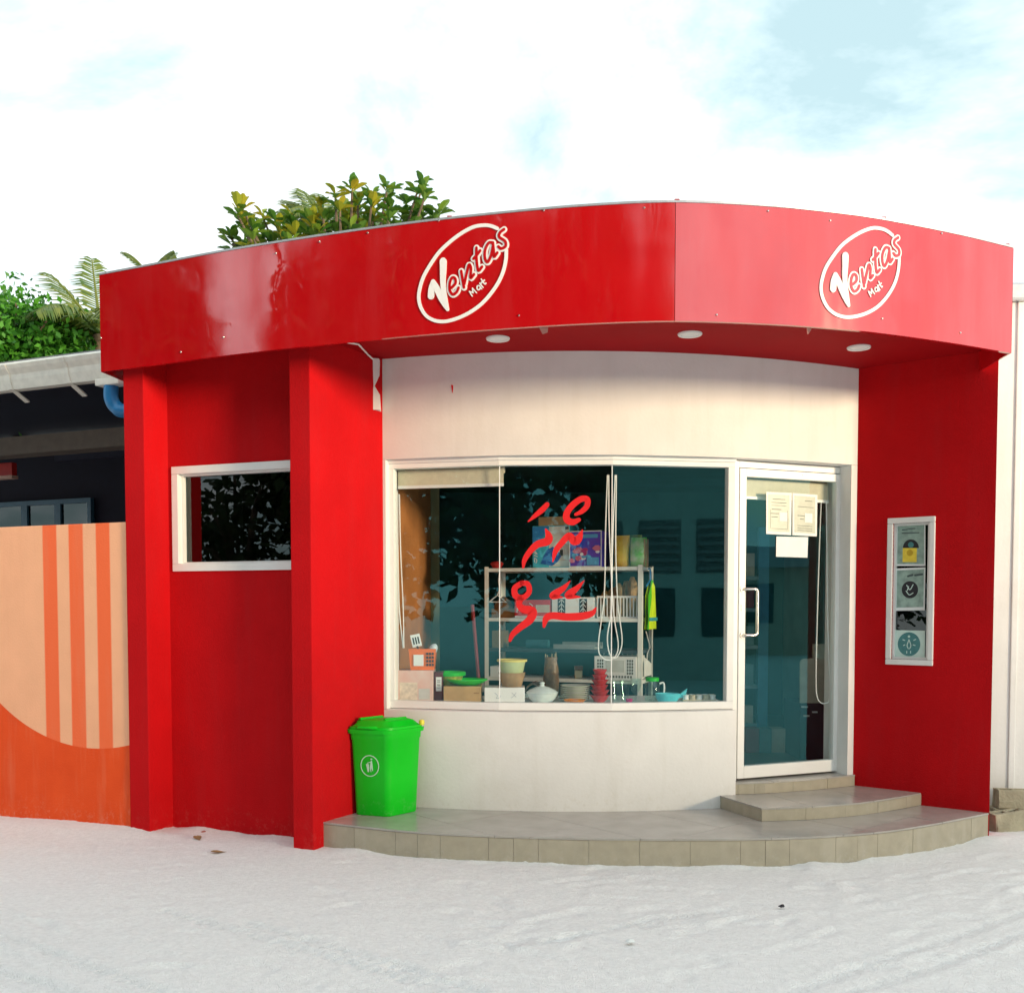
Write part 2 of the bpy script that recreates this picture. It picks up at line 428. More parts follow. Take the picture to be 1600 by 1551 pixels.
# mural: peach wall with orange lower field bounded by a circle and three stripes (flat paint)
def mural_mat():
    m = mat('peach_orange_mural', (0.95, 0.48, 0.28), 0.8, 0.03, 4, 0.3, 80, 0.25)
    t = m.node_tree; bs = t.nodes['Principled BSDF']
    base = bs.inputs['Base Color'].links[0].from_socket
    n0 = t.nodes.new('ShaderNodeTexNoise'); n0.inputs['Scale'].default_value = 4; n0.inputs['Detail'].default_value = 6
    tc = t.nodes.new('ShaderNodeTexCoord')
    t.links.new(tc.outputs['Object'], n0.inputs['Vector'])
    rp = t.nodes.new('ShaderNodeValToRGB')
    rp.color_ramp.elements[0].position = .3; rp.color_ramp.elements[0].color = (0.80, 0.075, 0.010, 1)
    rp.color_ramp.elements[1].position = .7; rp.color_ramp.elements[1].color = (0.88, 0.095, 0.015, 1)
    t.links.new(n0.outputs['Fac'], rp.inputs[0])
    sp = t.nodes.new('ShaderNodeSeparateXYZ'); t.links.new(tc.outputs['Object'], sp.inputs[0])
    def math_(op, a, b=None, c=None):
        q = t.nodes.new('ShaderNodeMath'); q.operation = op
        for i, v in enumerate((a, b, c)):
            if v is None: continue
            if isinstance(v, (int, float)): q.inputs[i].default_value = v
            else: t.links.new(v, q.inputs[i])
        return q.outputs[0]
    # x runs along the wall (0 at its right end, negative to the left), z is height
    x, z = sp.outputs['X'], sp.outputs['Z']
    s_mask = None
    for c, hw in ((-0.100, 0.062), (-0.345, 0.066), (-0.590, 0.066)):
        d = math_('ABSOLUTE', math_('SUBTRACT', x, c - 0.12))
        k = t.nodes.new('ShaderNodeMapRange'); k.inputs['From Min'].default_value = hw + .006; k.inputs['From Max'].default_value = hw - .006; t.links.new(d, k.inputs['Value']); k = k.outputs[0]
        s_mask = k if s_mask is None else math_('MAXIMUM', s_mask, k)
    dx = math_('SUBTRACT', x, -0.36); dz = math_('SUBTRACT', z, 2.03)
    rr = math_('SQRT', math_('ADD', math_('MULTIPLY', dx, dx), math_('MULTIPLY', dz, dz)))
    outside = math_('MULTIPLY', math_('GREATER_THAN', rr, 1.47), math_('LESS_THAN', z, 2.03))
    m0 = t.nodes.new('ShaderNodeMix'); m0.data_type = 'RGBA'
    t.links.new(s_mask, m0.inputs['Factor']); t.links.new(base, m0.inputs['A']); m0.inputs['B'].default_value = (0.95, 0.165, 0.055, 1)
    mx = t.nodes.new('ShaderNodeMix'); mx.data_type = 'RGBA'
    t.links.new(outside, mx.inputs['Factor']); t.links.new(m0.outputs['Result'], mx.inputs['A']); t.links.new(rp.outputs[0], mx.inputs['B'])
    t.links.new(mx.outputs['Result'], bs.inputs['Base Color'])
    return m
M['mural'] = mural_mat()
weather(M['panel'], (.50, .030, .036), (.50, .02, .03), .05, .5)
weather(M['mural'], (.80, .34, .20), (.75, .50, .38), .22, .25)

# ------------------------------------------------------------------ plan curves
FASCIA_PTS = [(-2.72, 6.85), (-2.25, 6.63), (-1.78, 6.405), (-1.22, 6.175), (-0.75, 6.00), (-0.4, 5.885), (0.0, 5.775), (0.4, 5.685), (0.88, 5.632), (1.4, 5.69), (1.8, 5.785), (2.1, 5.885), (2.6, 6.105), (3.055, 6.34)]
FC = cr(FASCIA_PTS, 10)
FX = np.array([p[0] for p in FC]); FY = np.array([p[1] for p in FC])
FS = np.concatenate([[0], np.cumsum(np.hypot(np.diff(FX), np.diff(FY)))])
FZ0, FZ1, SOF = 3.09, 3.72, 3.215
def fascia(s, z, off=0.0):
    x = np.interp(s, FS, FX); y = np.interp(s, FS, FY)
    x2 = np.interp(s + .03, FS, FX); y2 = np.interp(s + .03, FS, FY); x1 = np.interp(s - .03, FS, FX); y1 = np.interp(s - .03, FS, FY)
    tx, ty = x2 - x1, y2 - y1; l = math.hypot(tx, ty) or 1
    return Vector((x + ty / l * off, y - tx / l * off, z))
def fascia_px(px, py):
    r = ray(px, py); q = r.x / r.y
    g = FX - q * FY
    i = int(np.argmax(g > 0)); i = max(i, 1)
    a = g[i - 1] / (g[i - 1] - g[i])
    s = FS[i - 1] + a * (FS[i] - FS[i - 1]); y = FY[i - 1] + a * (FY[i] - FY[i - 1])
    return s, EYE + r.z / r.y * y
def wy(x): return 6.80 + 0.128 * (x - 0.45) ** 2
def wall_poly(x0, x1, off=0.0, n=28):
    base = [(x0 + (x1 - x0) * i / n, wy(x0 + (x1 - x0) * i / n)) for i in range(n + 1)]
    return offs(base, off)
def wall_px(px, off):
    """plan point on the offset wall curve seen at picture column px"""
    q = (px - 800) / FPX * 1.0
    x = -1.2
    best = None
    for i in range(2000):
        xx = -1.1 + 3.9 * i / 2000
        yy = wy(xx) + off
        e = abs(xx / yy - q)
        if best is None or e < best[0]: best = (e, xx, yy)
    return (best[1], best[2])

A = (-2.59, 6.89); B = (-1.249, 6.386); C = (-0.905, 6.985); D = (2.452, 7.31); E_ = (3.172, 6.75)
tAB = Vector((B[0] - A[0], B[1] - A[1])).normalized(); nAB = Vector((-tAB.y, tAB.x))   # nAB points inside

# ------------------------------------------------------------------ the shop
shop = empty('shop_building', (0.3, 7.5, 0.0), 'red corner shop with curved canopy, white bowed front, glass door and shop window', 'shop')
def add2(p, *vs):
    q = Vector((p[0], p[1]))
    for v, k in vs: q = q + v * k
    return (q.x, q.y)

# recessed red wall, with an opening for its window
REC = 0.235
ra = add2(A, (nAB, REC)); rb = add2(B, (nAB, REC), (tAB, -0.06))
def along(t, d=0.0): return add2(ra, (tAB, t), (nAB, d))
RL = (Vector(rb) - Vector(ra)).length
W0, W1, WZ0, WZ1 = 0.215, 1.22, 1.795, 2.475
mb = MB()
def seg(mb_, t0, t1, z0, z1, d0=0.0, d1=0.14):
    mb_.prism([along(t0, d0), along(t1, d0), along(t1, d1), along(t0, d1)], z0, z1)
seg(mb, -0.02, RL, -0.3, WZ0); seg(mb, -0.02, RL, WZ1, 3.3); seg(mb, -0.02, W0, WZ0, WZ1); seg(mb, W1, RL, WZ0, WZ1)
mb.build('recessed_wall', M['red'], shop)
# two fin pillars
t_ = 0.165
mb = MB(); mb.prism([A, add2(A, (tAB, t_)), add2(A, (tAB, t_), (nAB, REC + .1)), add2(A, (nAB, REC + .1))], -0.3, 3.3)
mb.build('pillar', M['red'], shop, bevel=0.006)
uBC = (Vector(C) - Vector(B)).normalized(); nBC = Vector((-uBC.y, uBC.x))
C2 = add2(C, (uBC, 0.13))
B1 = add2(B, (tAB, -0.148))
mb = MB(); mb.prism([B1, B, C2, add2(C2, (nBC, 0.17)), add2(B1, (uBC, 0.30))], -0.3, 3.3)
mb.build('pillar', M['red'], shop, bevel=0.006)
# right red wing wall with a slot for the narrow window
uDE = (Vector(E_) - Vector(D)).normalized(); nDE = Vector((-uDE.y, uDE.x))      # nDE points right/back
if nDE.x < 0: nDE = -nDE
LDE = (Vector(E_) - Vector(D)).length
def de(t, d=0.0): return add2(D, (uDE, t), (nDE, d))
nq = Vector((nDE.x, nDE.y, 0))
S_tl = onplane(1396, 818, (*D, 0), nq); S_br = onplane(1449, 1031, (*D, 0), nq)
st0 = (Vector(S_tl[:2]) - Vector(D)).length; st1 = (Vector(S_br[:2]) - Vector(D)).length
SZ0, SZ1 = S_br.z, S_tl.z
mb = MB()
for a0, a1, z0, z1 in ((-0.12, LDE, -0.3, SZ0), (-0.12, LDE, SZ1, 3.3), (-0.12, st0, SZ0, SZ1), (st1, LDE, SZ0, SZ1)):
    mb.prism([de(a0), de(a1), (E_[0] * 1.022, E_[1] * 1.022) if a1 == LDE else de(a1, 0.16), de(a0, 0.16)], z0, z1)
mb.build('wing_wall', M['red'], shop)
# white bowed wall: lower apron, upper band, jamb strips
OPZ0, OPZ1 = 0.835, 2.54
xL, xR = C[0] - 0.02, D[0] + 0.02
DOORX0, DOORX1 = 1.50, 2.385
mb = MB(); f = wall_poly(xL, xR); mb.band(f, offs(f, 0.2), OPZ1, 3.3); mb.build('upper_wall', M['white_wall'], shop, smooth=True)
f = wall_poly(xL - 0.015, 1.53)
mb = MB(); mb.band(f, offs(f, 0.2), 0.0, OPZ0); mb.build('apron_wall', M['white_wall'], shop, smooth=True, bevel=0.008)
f = wall_poly(2.40, xR, n=4)
mb = MB(); mb.band(f, offs(f, 0.24), 0.1, OPZ1 - .002); mb.build('jamb_wall', M['white_wall'], shop)
f = wall_poly(xL, -0.862, n=3)
mb = MB(); mb.band(f, offs(f, 0.2), OPZ0 + .002, OPZ1 - .002); mb.build('jamb_wall', M['white_wall'], shop)
# flaking white plaster strip in the corner under the soffit
mb = MB()
pk = [(0, 3.20), (-.012, 3.10), (-.018, 3.02), (-.008, 2.97), (.002, 2.86)]
rows = [(q[1], q[0], 0.058 + 0.012 * math.sin(i * 2.3)) for i, q in enumerate(pk)]
pts_f = []
for z, dx, w in rows:
    pts_f.append([(C[0] - 0.046 + dx, C[1] - 0.050, z), (C[0] - 0.046 + dx + w, C[1] - 0.042, z), (C[0] - 0.046 + dx + w, C[1] + 0.05, z), (C[0] - 0.046 + dx, C[1] + 0.02, z)])
for i in range(len(rows) - 1):
    a, b = pts_f[i], pts_f[i + 1]
    for k in range(4):
        j = (k + 1) % 4
        mb.quad([a[k], a[j], b[j], b[k]])
mb.quad(pts_f[0]); mb.quad(pts_f[-1])
mb.build('plaster_strip', M['white_wall'], shop)
q_ = wall_px(707, 0.0); zz_ = P(707, 607, q_[1]).z
mb = MB(); mb.quad([(q_[0] - .006, q_[1] - .004, zz_ + .025), (q_[0] + .008, q_[1] - .004, zz_ + .02), (q_[0] + .006, q_[1] - .004, zz_ - .028), (q_[0] + .002, q_[1] - .004, zz_ - .03)]); mb.build('rust_mark', M['decal'], shop)
# thin cable from the plaster strip along the soffit
mb = MB(); mb.tube([(C[0] - .02, C[1] - .02, 3.19), (C[0] - .05, C[1] - .12, SOF - .008), G(560, 538, SOF - .008), G(530, 533, SOF - .01)], 0.006, 6)
mb.build('cable', M['cord'], shop)

# shell behind: side walls, back, roof, ceiling, floor
mb = MB()
mb.prism([add2(A, (nAB, .3)), add2(A, (nAB, .3), (tAB, .14)), (-2.3, 13), (-2.45, 13)], -0.2, 3.5)
mb.prism([(3.03, 7.05), (3.17, 6.98), (3.17, 13), (3.03, 13)], -0.2, 3.5)
mb.box((-2.45, 13.002, -0.2), (3.2, 13.15, 3.5))
mb.build('outer_wall', M['roof_grey'], shop)
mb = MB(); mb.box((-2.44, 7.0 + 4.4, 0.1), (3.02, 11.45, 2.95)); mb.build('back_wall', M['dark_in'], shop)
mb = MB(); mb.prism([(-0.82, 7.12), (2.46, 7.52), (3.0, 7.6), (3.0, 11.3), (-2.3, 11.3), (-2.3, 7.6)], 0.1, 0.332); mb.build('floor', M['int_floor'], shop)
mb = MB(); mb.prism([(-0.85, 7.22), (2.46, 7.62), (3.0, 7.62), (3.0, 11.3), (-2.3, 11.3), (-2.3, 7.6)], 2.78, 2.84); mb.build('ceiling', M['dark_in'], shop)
mb = MB(); mb.prism([(-0.93, 7.10), (-0.862, 7.10), (-0.735, 9.3), (-0.775, 9.3)], 0.333, 2.779); mb.build('partition_wall', M['brown_wall'], shop)
mb = MB(); mb.prism([(-0.77, 9.303), (-0.66, 9.303), (-0.66, 9.36), (-0.77, 9.36)], 0.333, 2.779); mb.build('partition_trim', M['olive'], shop)
fc_in = offs([(p[0], p[1]) for p in FC], 0.028)
sof = [p for p in fc_in] + [(3.12, 7.6), (-2.55, 7.6)]
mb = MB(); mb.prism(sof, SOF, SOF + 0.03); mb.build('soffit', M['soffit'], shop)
rf = [p for p in offs(fc_in, 0.05)] + [(3.0, 12.9), (-2.25, 12.9)]
mb = MB(); mb.prism(rf, 3.40, 3.46); mb.build('roof', M['roof_grey'], shop)

fq = offs([(p[0], p[1]) for p in FC], 0.0256)
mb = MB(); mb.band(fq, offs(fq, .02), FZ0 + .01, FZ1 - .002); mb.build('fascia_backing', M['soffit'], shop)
# canopy fascia panels (seam where the bend is), returns and top trim
def fpanel(s0, s1, name='fascia_panel'):
    n = 40
    ss = [s0 + (s1 - s0) * i / n for i in range(n + 1)]
    fr = [tuple(fascia(s, 0)[:2]) for s in ss]
    mb = MB(); mb.band(fr, offs(fr, 0.025), FZ0, FZ1)
    return mb.build(name, M['panel'], shop, smooth=True)
s_seam = fascia_px(1055, 400)[0]
SEND = FS[-1]
pa = fpanel(0.0, s_seam - 0.0015); pb = fpanel(s_seam + 0.0015, SEND)
mb = MB(); mb.prism([(-2.72, 6.853), (-2.695, 6.875), (-2.50, 8.2), (-2.53, 8.2)], FZ0, FZ1); mb.build('fascia_panel', M['panel'], shop)
mb = MB(); mb.prism([(3.058, 6.343), (3.05, 6.37), (3.16, 8.2), (3.19, 8.2)], FZ0, FZ1); mb.build('fascia_panel', M['panel'], shop)
ss = [SEND * i / 60 for i in range(61)]
fr = [tuple(fascia(s, 0, 0.004)[:2]) for s in ss]
mb = MB(); mb.band(fr, offs(fr, 0.045), FZ1 + .001, FZ1 + 0.013); mb.build('top_trim', M['trim_metal'], shop)
def screw(px, py, parent, r=0.006, dark=False):
    s, z = fascia_px(px, py)
    p = fascia(s, z, 0.0); q = fascia(s, z, 0.007)
    mb = MB(); mb.tube([p, p + (q - p) * .6, q], [r, r, r * .6], 8)
    mb.build('screw', M['chrome'], parent, smooth=True)
for px, py in ((686, 345), (811, 493), (500, 378), (575, 364), (350, 527), (283, 550), (850, 329), (432, 396), (158, 528), (1007, 325)):
    screw(px, py, pa)
for px, py in ((1378, 498), (1297, 345), (1471, 365), (1120, 492), (1200, 330), (1500, 520)):
    screw(px, py, pb)
for px, py in ((700, 334), (1058, 315), (1384, 339), (1577, 386)):
    s, z = fascia_px(px, py); p = fascia(s, FZ1 + 0.012, -0.02)
    mb = MB(); mb.box((p.x - .012, p.y - .010, p.z - 0.002), (p.x + .016, p.y + .012, p.z + 0.014)); mb.build('trim_clip', M['soffit'], shop, bevel=0.004)
# torn flashing at the lower lip
for px, py, w in ((842, 510, .05), (1262, 513, .03)):
    s, z = fascia_px(px, py)
    a = fascia(s, FZ0 - .004, -0.01); b = fascia(s + w, FZ0 - .008, -0.01)
    mb = MB(); mb.quad([a, b, b + Vector((0, .05, -.012)), a + Vector((0.02, .06, -.02))]); mb.quad([a + Vector((0, 0, -.002)), a + Vector((.02, .06, -.022)), b + Vector((0, .05, -.014)), b + Vector((0, 0, -.002))])
    mb.build('flashing_tab', colm('dull_pink', (.45, .20, .17), .7), shop)

# shop window: polygonal frame with three flat panes
WOFF = 0.055
nodes = [wall_px(604, WOFF), wall_px(779.5, WOFF), wall_px(957, WOFF), wall_px(1147, WOFF)]
win = MB()
FZA, FZB = OPZ0 + 0.004, OPZ1 - 0.012
fr0 = nodes
bk0 = offs(nodes, 0.07)
win.band(fr0, bk0, FZA, FZA + 0.052)
win.band(fr0, bk0, FZB - 0.045, FZB)
win.band(offs(nodes, -0.016), offs(nodes, -0.001), FZB - 0.012, FZB + 0.011)
def sub(p, q, a, b):
    p = np.array(p); q = np.array(q); d = (q - p) / np.linalg.norm(q - p)
    return [tuple(p + d * a), tuple(p + d * b)]
for pr in (sub(nodes[0], nodes[1], 0.0, 0.055), sub(nodes[2], nodes[3], np.linalg.norm(np.array(nodes[3]) - np.array(nodes[2])) - 0.05, np.linalg.norm(np.array(nodes[3]) - np.array(nodes[2])))):
    win.band(offs(pr, 0.001), offs(pr, 0.069), FZA + 0.0521, FZB - 0.0451)
wo = win.build('shop_window', M['frame'], shop, bevel=0.003)
gi = offs(nodes, 0.034); go = offs(nodes, 0.040)
for i in range(3):
    mb = MB(); a0, a1 = gi[i], gi[i + 1]
    l = math.hypot(a1[0] - a0[0], a1[1] - a0[1])
    x = 0.0015
    fp = sub(a0, a1, x, l - x)
    mb.band(fp, offs(fp, 0.006), FZA + 0.04, FZB - 0.035); mb.build('pane', M['pane'], wo)
for i in (1, 2):
    mb = MB(); mb.box((gi[i][0] - .003, gi[i][1] - .002, FZA + .053), (gi[i][0] + .003, gi[i][1] + .009, FZB - .046)); mb.build('glass_joint', M['white_pl'], wo)

# door
d0 = Vector((1.527, 7.043)); d1 = Vector((2.412, 7.425))
ud = (d1 - d0).normalized(); nd = Vector((-ud.y, ud.x))
LD = (d1 - d0).length
DZ0, DZ1 = 0.337, 2.534
def dd(t, d=0.0): return add2(d0, (ud, t), (nd, d))
def dbox(mb_, t0, t1, z0, z1, a, b):
    mb_.prism([dd(t0, a), dd(t1, a), dd(t1, b), dd(t0, b)], z0, z1)
door = MB()      # outer fixed frame
dbox(door, -0.015, 0.022, DZ0, DZ1, -0.012, 0.07); dbox(door, LD - 0.045, LD, DZ0, DZ1, -0.012, 0.07); dbox(door, 0.0221, LD - 0.0451, DZ1 - 0.045, DZ1, -0.012, 0.07)
do = door.build('door', M['frame'], shop, bevel=0.003)
mb = MB()
L0, L1, LZ0, LZ1 = 0.026, LD - 0.05, DZ0 + 0.012, DZ1 - 0.05
dbox(mb, L0, L0 + 0.055, LZ0, LZ1, -0.018, 0.03); dbox(mb, L1 - 0.055, L1, LZ0, LZ1, -0.018, 0.03)
dbox(mb, L0 + .0551, L1 - .0551, LZ0, LZ0 + 0.085, -0.018, 0.03); dbox(mb, L0 + .0551, L1 - .0551, LZ1 - 0.055, LZ1, -0.018, 0.03)
mb.build('door_leaf', M['frame'], do, bevel=0.003)
mb = MB(); dbox(mb, L0 + 0.05, L1 - 0.05, LZ0 + 0.08, LZ1 - 0.05, 0.002, 0.008); mb.build('pane', M['pane'], do)
# handle
hz0 = P(1165, 992, 7.05).z; hz1 = P(1165, 920, 7.05).z
ht = L0 + 0.028
def dp(t, d, z): q = dd(t, d); return Vector((q[0], q[1], z))
mb = MB()
path = [dp(ht, -0.018, hz1), dp(ht + .012, -0.05, hz1)] + [dp(ht + 0.075 + 0.02 * math.sin(a), -0.06, hz1 - 0.02 + 0.02 * math.cos(a)) for a in (0.0, .5, 1.0, 1.57)] + [dp(ht + 0.075 + 0.02 * math.cos(a), -0.06, hz0 + 0.02 - 0.02 * math.sin(a)) for a in (0.0, .5, 1.0, 1.57)] + [dp(ht + .012, -0.05, hz0), dp(ht, -0.018, hz0)]
mb.tube(path, 0.0115, 10)
for hz in (hz0, hz1):
    mb.tube([dp(ht, -0.0185, hz), dp(ht, -0.026, hz)], 0.019, 12)
mb.build('handle', M['chrome'], do, smooth=True)
lk = MB()
for dz in (-.012, .012): lk.tube([dp(ht - .005, -0.0185, (hz0 + hz1) / 2 + .03 + dz), dp(ht - .005, -0.024, (hz0 + hz1) / 2 + .03 + dz)], 0.006, 8)
lk.build('lock', M['chrome'], do)
M['hinge'] = mat('rusty_hinge', (0.30, 0.16, 0.08), 0.5, 0.3, 40, metal=0.4)
for py in (785, 822, 995, 1165):
    z = P(1312, py, 7.4).z
    mb = MB(); mb.tube([dp(LD - 0.048, -0.026, z - .05), dp(LD - 0.048, -0.026, z + .05)], 0.0075, 8); mb.build('hinge', M['hinge'], do, smooth=True)
for t in (0.56, 0.60):
    mb = MB(); mb.tube([dp(t, -0.0185, LZ1 - .022), dp(t, -0.022, LZ1 - .022)], 0.006, 8); mb.build('screw', M['chrome'], do)
# door blind and sill are separate things further below

# small window in the recessed wall
mb = MB()
fw = 0.036
for t0, t1, z0, z1 in ((W0 - .015, W1 + .0, WZ0 - .015, WZ0 + fw), (W0 - .015, W1 + .0, WZ1 - fw, WZ1 + .015), (W0 - .015, W0 + fw, WZ0 + fw + .001, WZ1 - fw - .001), (W1 - fw, W1, WZ0 + fw + .001, WZ1 - fw - .001)):
    seg(mb, t0, t1, z0, z1, -0.012, 0.09)
so = mb.build('side_window', M['frame'], shop, bevel=0.003)
mb = MB()
for t0, t1, z0, z1 in ((W0 + fw + .001, W1 - fw - .001, WZ0 + fw + .001, WZ0 + fw + .012), (W0 + fw + .001, W1 - fw - .001, WZ1 - fw - .012, WZ1 - fw - .001), (W0 + fw + .001, W0 + fw + .012, WZ0 + fw + .0125, WZ1 - fw - .0125)):
    seg(mb, t0, t1, z0, z1, 0.03, 0.08)
mb.build('sash', M['frame'], so)
mb = MB(); seg(mb, W0 + 0.04, W1 - 0.04, WZ0 + .04, WZ1 - .04, 0.06, 0.066)
M['pane_dark'] = glass_mat('dark_window_glass', (0.25, 0.36, 0.38), 1.7, 0.0, 0.0, 0.05)
mb.build('pane', M['pane_dark'], so)

# narrow window in the wing wall
mb = MB()
def debox(mb_, t0, t1, z0, z1, d0, d1): mb_.prism([de(t0, d0), de(t1, d0), de(t1, d1), de(t0, d1)], z0, z1)
m_ = 0.038
for t0, t1, z0, z1 in ((st0 - m_, st1 + m_, SZ0 - m_, SZ0), (st0 - m_, st1 + m_, SZ1, SZ1 + m_), (st0 - m_, st0, SZ0 + .0005, SZ1 - .0005), (st1, st1 + m_, SZ0 + .0005, SZ1 - .0005)):
    debox(mb, t0, t1, z0, z1, -0.014, 0.05)
no = mb.build('narrow_window', M['white_wall'], shop, bevel=0.006)
mb = MB()
for t0, t1, z0, z1 in ((st0 + .001, st1 - .001, SZ0 + .001, SZ0 + .016), (st0 + .001, st1 - .001, SZ1 - .016, SZ1 - .001), (st0 + .001, st0 + .014, SZ0 + .0165, SZ1 - .0165), (st1 - .014, st1 - .001, SZ0 + .0165, SZ1 - .0165)):
    debox(mb, t0, t1, z0, z1, 0.012, 0.06)
mb.build('sash', M['frame'], no)
mb = MB(); debox(mb, st0 + .012, st1 - .012, SZ0 + .014, SZ1 - .014, 0.045, 0.050); mb.build('pane', M['pane_dark'], no)
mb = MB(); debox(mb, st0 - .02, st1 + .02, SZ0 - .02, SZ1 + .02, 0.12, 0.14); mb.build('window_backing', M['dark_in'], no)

# plinth with tiled top and riser, and two steps
PL = cr([(-1.262, 6.50), (-0.708, 6.245), (-0.31, 6.125), (0.344, 6.03), (1.0, 6.005), (1.617, 6.035), (2.134, 6.155), (2.598, 6.385), (3.168, 6.755)], 10)
PL = [(p[0], p[1]) for p in PL]
back = [(2.50, 7.36), (2.2, 7.45), (-0.9, 7.15)]
core = offs(PL, 0.0065) + back
mb = MB(); mb.prism(core, -0.3, 0.158); plinth = mb.build('plinth', M['grout'], shop)
PS = np.concatenate([[0], np.cumsum([math.hypot(PL[i + 1][0] - PL[i][0], PL[i + 1][1] - PL[i][1]) for i in range(len(PL) - 1)])])
px_ = np.array([p[0] for p in PL]); py_ = np.array([p[1] for p in PL])
def riser_tiles(S, X, Y, z0, z1, parent, widths, mat_, th=0.008):
    s = 0.0; k = 0
    while s < S[-1] - 0.01:
        w = min(widths[k % len(widths)], S[-1] - s); k += 1
        n = 4
        q = [(float(np.interp(s + .0010 + (w - .002) * i / n, S, X)), float(np.interp(s + .0010 + (w - .002) * i / n, S, Y))) for i in range(n + 1)]
        j = random.uniform(-.0012, .0012)
        q = offs(q, j)
        mb = MB(); mb.band(q, offs(q, th), z0, z1 + random.uniform(-.001, .001)); mb.build('tile', mat_, parent)
        s += w
riser_tiles(PS, px_, py_, -0.15, 0.156, plinth, [.30, .30, .15, .148, .30, .152, .15, .30, .30], M['tile'])
def clip(poly, a, b, c):
    out = []
    for i in range(len(poly)):
        p, q = poly[i], poly[(i + 1) % len(poly)]
        dp_, dq = a * p[0] + b * p[1] - c, a * q[0] + b * q[1] - c
        if dp_ <= 0: out.append(p)
        if dp_ * dq < 0:
            t = dp_ / (dp_ - dq); out.append((p[0] + (q[0] - p[0]) * t, p[1] + (q[1] - p[1]) * t))
    return out
def floor_tiles(poly, ang, size, z0, z1, parent, mat_, origin=(0, 0), g=0.0018):
    u = (math.cos(ang), math.sin(ang)); v = (-u[1], u[0])
    us = [(p[0] - origin[0]) * u[0] + (p[1] - origin[1]) * u[1] for p in poly]; vs = [(p[0] - origin[0]) * v[0] + (p[1] - origin[1]) * v[1] for p in poly]
    ou = origin[0] * u[0] + origin[1] * u[1]; ov = origin[0] * v[0] + origin[1] * v[1]
    for i in range(math.floor(min(us) / size), math.ceil(max(us) / size)):
        for j in range(math.floor(min(vs) / size), math.ceil(max(vs) / size)):
            q = poly
            for a, b, c in ((u[0], u[1], ou + (i + 1) * size - g), (-u[0], -u[1], -(ou + i * size + g)), (v[0], v[1], ov + (j + 1) * size - g), (-v[0], -v[1], -(ov + j * size + g))):
                q = clip(q, a, b, c)
                if len(q) < 3: break
            if len(q) < 3: continue
            ar = abs(sum(q[k][0] * q[(k + 1) % len(q)][1] - q[(k + 1) % len(q)][0] * q[k][1] for k in range(len(q)))) / 2
            if ar < 0.002: continue
            mb = MB(); mb.prism(q, z0, z1 + random.uniform(-.0008, .0008)); mb.build('tile', mat_, parent)
floor_tiles(offs(PL, -0.003) + back, R(41), 0.6, 0.1585, 0.17, plinth, M['tile_top'], (1.3, 6.3))
# lower step
S1 = [(1.405, 6.95), (1.594, 6.485), (1.90, 6.535), (2.25, 6.655), (2.55, 6.83), (2.842, 7.03)]
s1f = cr(S1[1:], 6); s1f = [(p[0], p[1]) for p in s1f]
mb = MB(); mb.prism([(1.418, 6.96), (1.608, 6.50)] + offs(s1f, 0.0065)[1:] + [(2.70, 7.2), (2.40, 7.45), (1.45, 7.1)], 0.171, 0.246); st1o = mb.build('step', M['grout'], shop)
S_ = np.concatenate([[0], np.cumsum([math.hypot(s1f[i + 1][0] - s1f[i][0], s1f[i + 1][1] - s1f[i][1]) for i in range(len(s1f) - 1)])])
riser_tiles(S_, np.array([p[0] for p in s1f]), np.array([p[1] for p in s1f]), 0.1715, 0.245, st1o, [.30, .3, .29], M['tile'])
e0 = [(1.405, 6.95), (1.594, 6.486)]
l_ = math.hypot(e0[1][0] - e0[0][0], e0[1][1] - e0[0][1])
riser_tiles(np.array([0, l_]), np.array([e0[0][0], e0[1][0]]), np.array([e0[0][1], e0[1][1]]), 0.1715, 0.245, st1o, [.22, .3], M['tile'])
floor_tiles([(1.403, 6.95), (1.592, 6.483)] + offs(s1f, -0.003)[1:] + [(2.62, 7.18), (2.40, 7.40), (1.43, 7.08)], R(22), 0.5, 0.2465, 0.257, st1o, M['tile_top'], (1.45, 6.4))
# threshold step directly below the door
mb = MB(); th_f = [(1.408, 6.935), (1.75, 6.99), (2.10, 7.115), (2.455, 7.29)]
mb.prism(offs(th_f, 0.0065) + [(2.42, 7.6), (1.46, 7.25)], 0.2575, 0.3262); st2o = mb.build('step', M['grout'], shop)
T_ = np.concatenate([[0], np.cumsum([math.hypot(th_f[i + 1][0] - th_f[i][0], th_f[i + 1][1] - th_f[i][1]) for i in range(3)])])
riser_tiles(T_, np.array([p[0] for p in th_f]), np.array([p[1] for p in th_f]), 0.2578, 0.326, st2o, [.14, .12, .3, .3, .3], M['tile'])
floor_tiles([(1.402, 6.932)] + offs(th_f, -0.003)[1:] + [(2.42, 7.48), (1.50, 7.2)], R(22), 0.45, 0.3266, 0.335, st2o, M['tile_top'], (1.4, 6.8))

